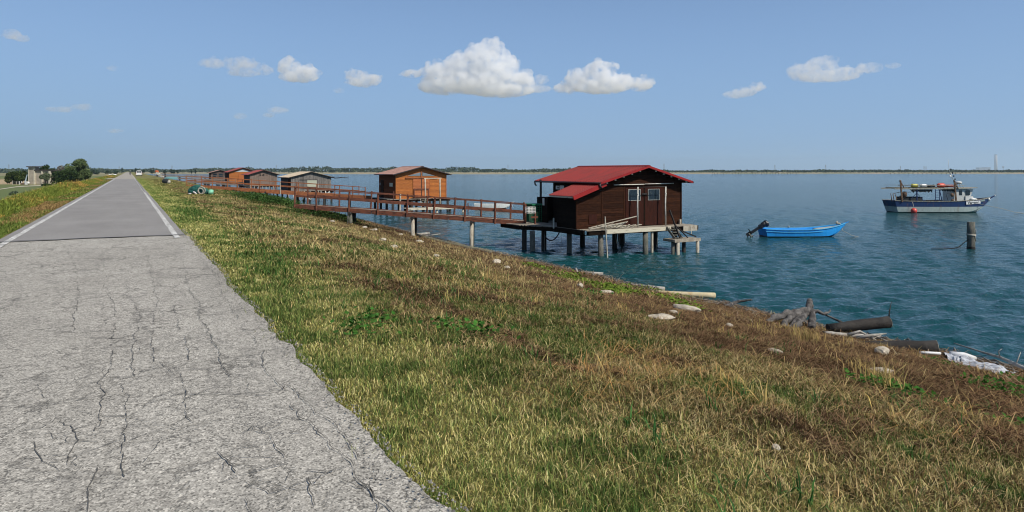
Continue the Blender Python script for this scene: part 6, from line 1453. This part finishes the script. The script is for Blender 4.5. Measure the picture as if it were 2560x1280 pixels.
# ================================================================ CLOUDS
def cloud(label, Y, lobes, density, seed=0, depth=1.0, scale=1.0, noise=1.0):
    """lobes: (px, py, rx, ry) as seen from the dyke; each becomes a cluster of puffs with real depth"""
    k = Y/F; cx_ = sum(l[0] for l in lobes)/len(lobes); cyy_ = sum(l[1] for l in lobes)/len(lobes)
    rr = random.Random(seed); base = at(cx_, Y, 0); cz = (427-cyy_)*k+H
    bm = bmesh.new()
    for px, py, rx, ry in lobes:
        c = Vector(((px-cx_)*k, 0, (cyy_-py)*k)); R = Vector((rx*k, (rx+ry)/2*k*depth, ry*k))
        M_ = Matrix.Translation(c) @ Matrix.Diagonal((R.x*.98, R.y*.95, R.z*.98, 1)); bmesh.ops.create_icosphere(bm, subdivisions=3, radius=1, matrix=M_)
        for _ in range(int(14*noise)):
            d = Vector((rr.gauss(0,1), rr.gauss(0,1), rr.gauss(0,1)+.5)).normalized(); r = min(R.x, R.z)*rr.uniform(.16,.40)
            bmesh.ops.create_icosphere(bm, subdivisions=2, radius=r, matrix=Matrix.Translation(c+Vector((d.x*R.x, d.y*R.y, max(d.z,-.35)*R.z))))
    me = bpy.data.meshes.new('cloud'); bm.to_mesh(me); bm.free()
    o = bpy.data.objects.new('cloud', me); col.objects.link(o); o.location = (base.x, base.y, cz); o.rotation_euler = (0,0,-YAW)
    ext = max(l[0]+l[2] for l in lobes)-min(l[0]-l[2] for l in lobes); vox = max(ext*k/150, 1.3*k)
    md = o.modifiers.new('r', 'REMESH'); md.mode = 'VOXEL'; md.voxel_size = vox
    for sc_, st in ((26, 9), (9, 5), (4.5, 2.2)):
        tx = bpy.data.textures.new('n', 'CLOUDS'); tx.noise_scale = sc_*k; tx.noise_depth = 3
        dm = o.modifiers.new('d', 'DISPLACE'); dm.texture = tx; dm.texture_coords = 'GLOBAL'; dm.strength = st*k*noise*scale; dm.mid_level = .5
    dg = bpy.context.evaluated_depsgraph_get(); m2 = bpy.data.meshes.new_from_object(o.evaluated_get(dg)); o.modifiers.clear(); o.data = m2
    g = N('cloud_vapour'); p = g.n('ShaderNodeVolumePrincipled'); p.inputs['Color'].default_value = (.99,.995,1,1); p.inputs['Anisotropy'].default_value = .2; 
    v = g.coord('Object', (1/k, 1/k, 1/k)); nz = g.n('ShaderNodeTexNoise'); g.l(v, nz.inputs['Vector']); nz.inputs['Scale'].default_value = .045; nz.inputs['Detail'].default_value = 5; nz.inputs['Roughness'].default_value = .62
    mr_ = g.n('ShaderNodeMapRange'); g.l(nz.outputs['Fac'], mr_.inputs[0]); mr_.inputs[1].default_value = .40; mr_.inputs[2].default_value = .70; mr_.inputs[3].default_value = 0.0; mr_.inputs[4].default_value = density/k*2.6
    g.l(mr_.outputs[0], p.inputs['Density'])
    g.l(p.outputs[0], g.out.inputs['Volume']); m2.materials.clear(); m2.materials.append(g.m);
    return tag(o, label, 'cloud', 'small cumulus clouds')
CY_ = 5200
cloud('largest heaped white cumulus cloud in the middle of the sky', CY_, [(1205,150,52,44),(1150,170,50,38),(1225,120,30,26),(1100,185,48,30),(1185,205,95,32),(1262,180,42,42),(1300,205,40,28),(1030,184,30,11),(1110,215,70,22),(1250,226,90,18)], 0.0460, 1)
cloud('second bright heaped cloud right of the largest one', CY_, [(1500,180,42,30),(1450,200,42,24),(1545,205,40,22),(1500,215,85,20),(1600,210,34,20),(1412,222,30,14)], 0.0500, 2)
cloud('small faint puff between the two largest clouds', CY_, [(1350,200,20,14),(1352,222,30,10)], 0.0255, 3)
cloud('rounded white cloud left of the middle', CY_, [(724,168,30,26),(765,185,36,22),(745,192,50,14)], 0.0460, 4, noise=.8)
cloud('hazy stretched cloud trailing left of the rounded white one', CY_, [(600,160,46,18),(530,158,34,14),(660,176,26,14),(610,182,46,10)], 0.0170, 5)
cloud('small fluffy cloud just left of the largest one', CY_, [(888,192,26,20),(925,198,30,15),(905,206,44,10)], 0.0400, 6)
cloud('thin wisp below the small fluffy cloud', CY_, [(848,226,16,8)], 0.0127, 7, noise=.6)
cloud('flat low cloud over the right part of the lagoon', CY_, [(2055,162,40,22),(2010,178,46,20),(2110,182,50,14),(2060,192,90,14),(2172,170,34,14)], 0.0200, 8)
cloud('long small cloud sloping down left of the flat right one', CY_, [(1830,238,24,9),(1860,230,34,12),(1893,218,22,12)], 0.0300, 9)
cloud('faint wisp at the far right of the flat cloud', CY_, [(2234,164,20,8)], 0.0150, 10, noise=.6)
cloud('small cloud in the top left corner', CY_, [(30,86,24,14),(52,96,20,10)], 0.0255, 11, noise=.7)
cloud('little pale cloud low in the middle left', CY_, [(692,275,26,10),(672,288,16,7)], 0.0187, 12, noise=.7)
cloud('tiny round pale cloud left of the little pale one', CY_, [(600,290,20,9)], 0.0153, 13, noise=.6)
cloud('flat faint cloud low on the left', CY_, [(205,268,26,9),(150,273,38,8)], 0.0136, 14, noise=.7)
cloud('tiny faint cloud low above the van', CY_, [(290,327,24,6)], 0.0153, 15, noise=.5)
cloud('tiny faint wisp high above the road', CY_, [(280,170,16,7)], 0.0119, 16, noise=.5)

# ---------------------------------------------------------------- air
g = N('summer_haze'); p = g.n('ShaderNodeVolumePrincipled'); p.inputs['Color'].default_value = (.66,.84,1,1); p.inputs['Anisotropy'].default_value = .3; p.inputs['Density'].default_value = .75e-4
g.l(p.outputs[0], g.out.inputs['Volume'])
if hasattr(g.m.cycles, 'homogeneous_volume'): g.m.cycles.homogeneous_volume = True
m = MB(); m.box(-14500, 14500, -14500, 14500, -8.5, 285); tag(m.build('haze', g.m), 'thin pale summer haze over the lagoon', kind='stuff')
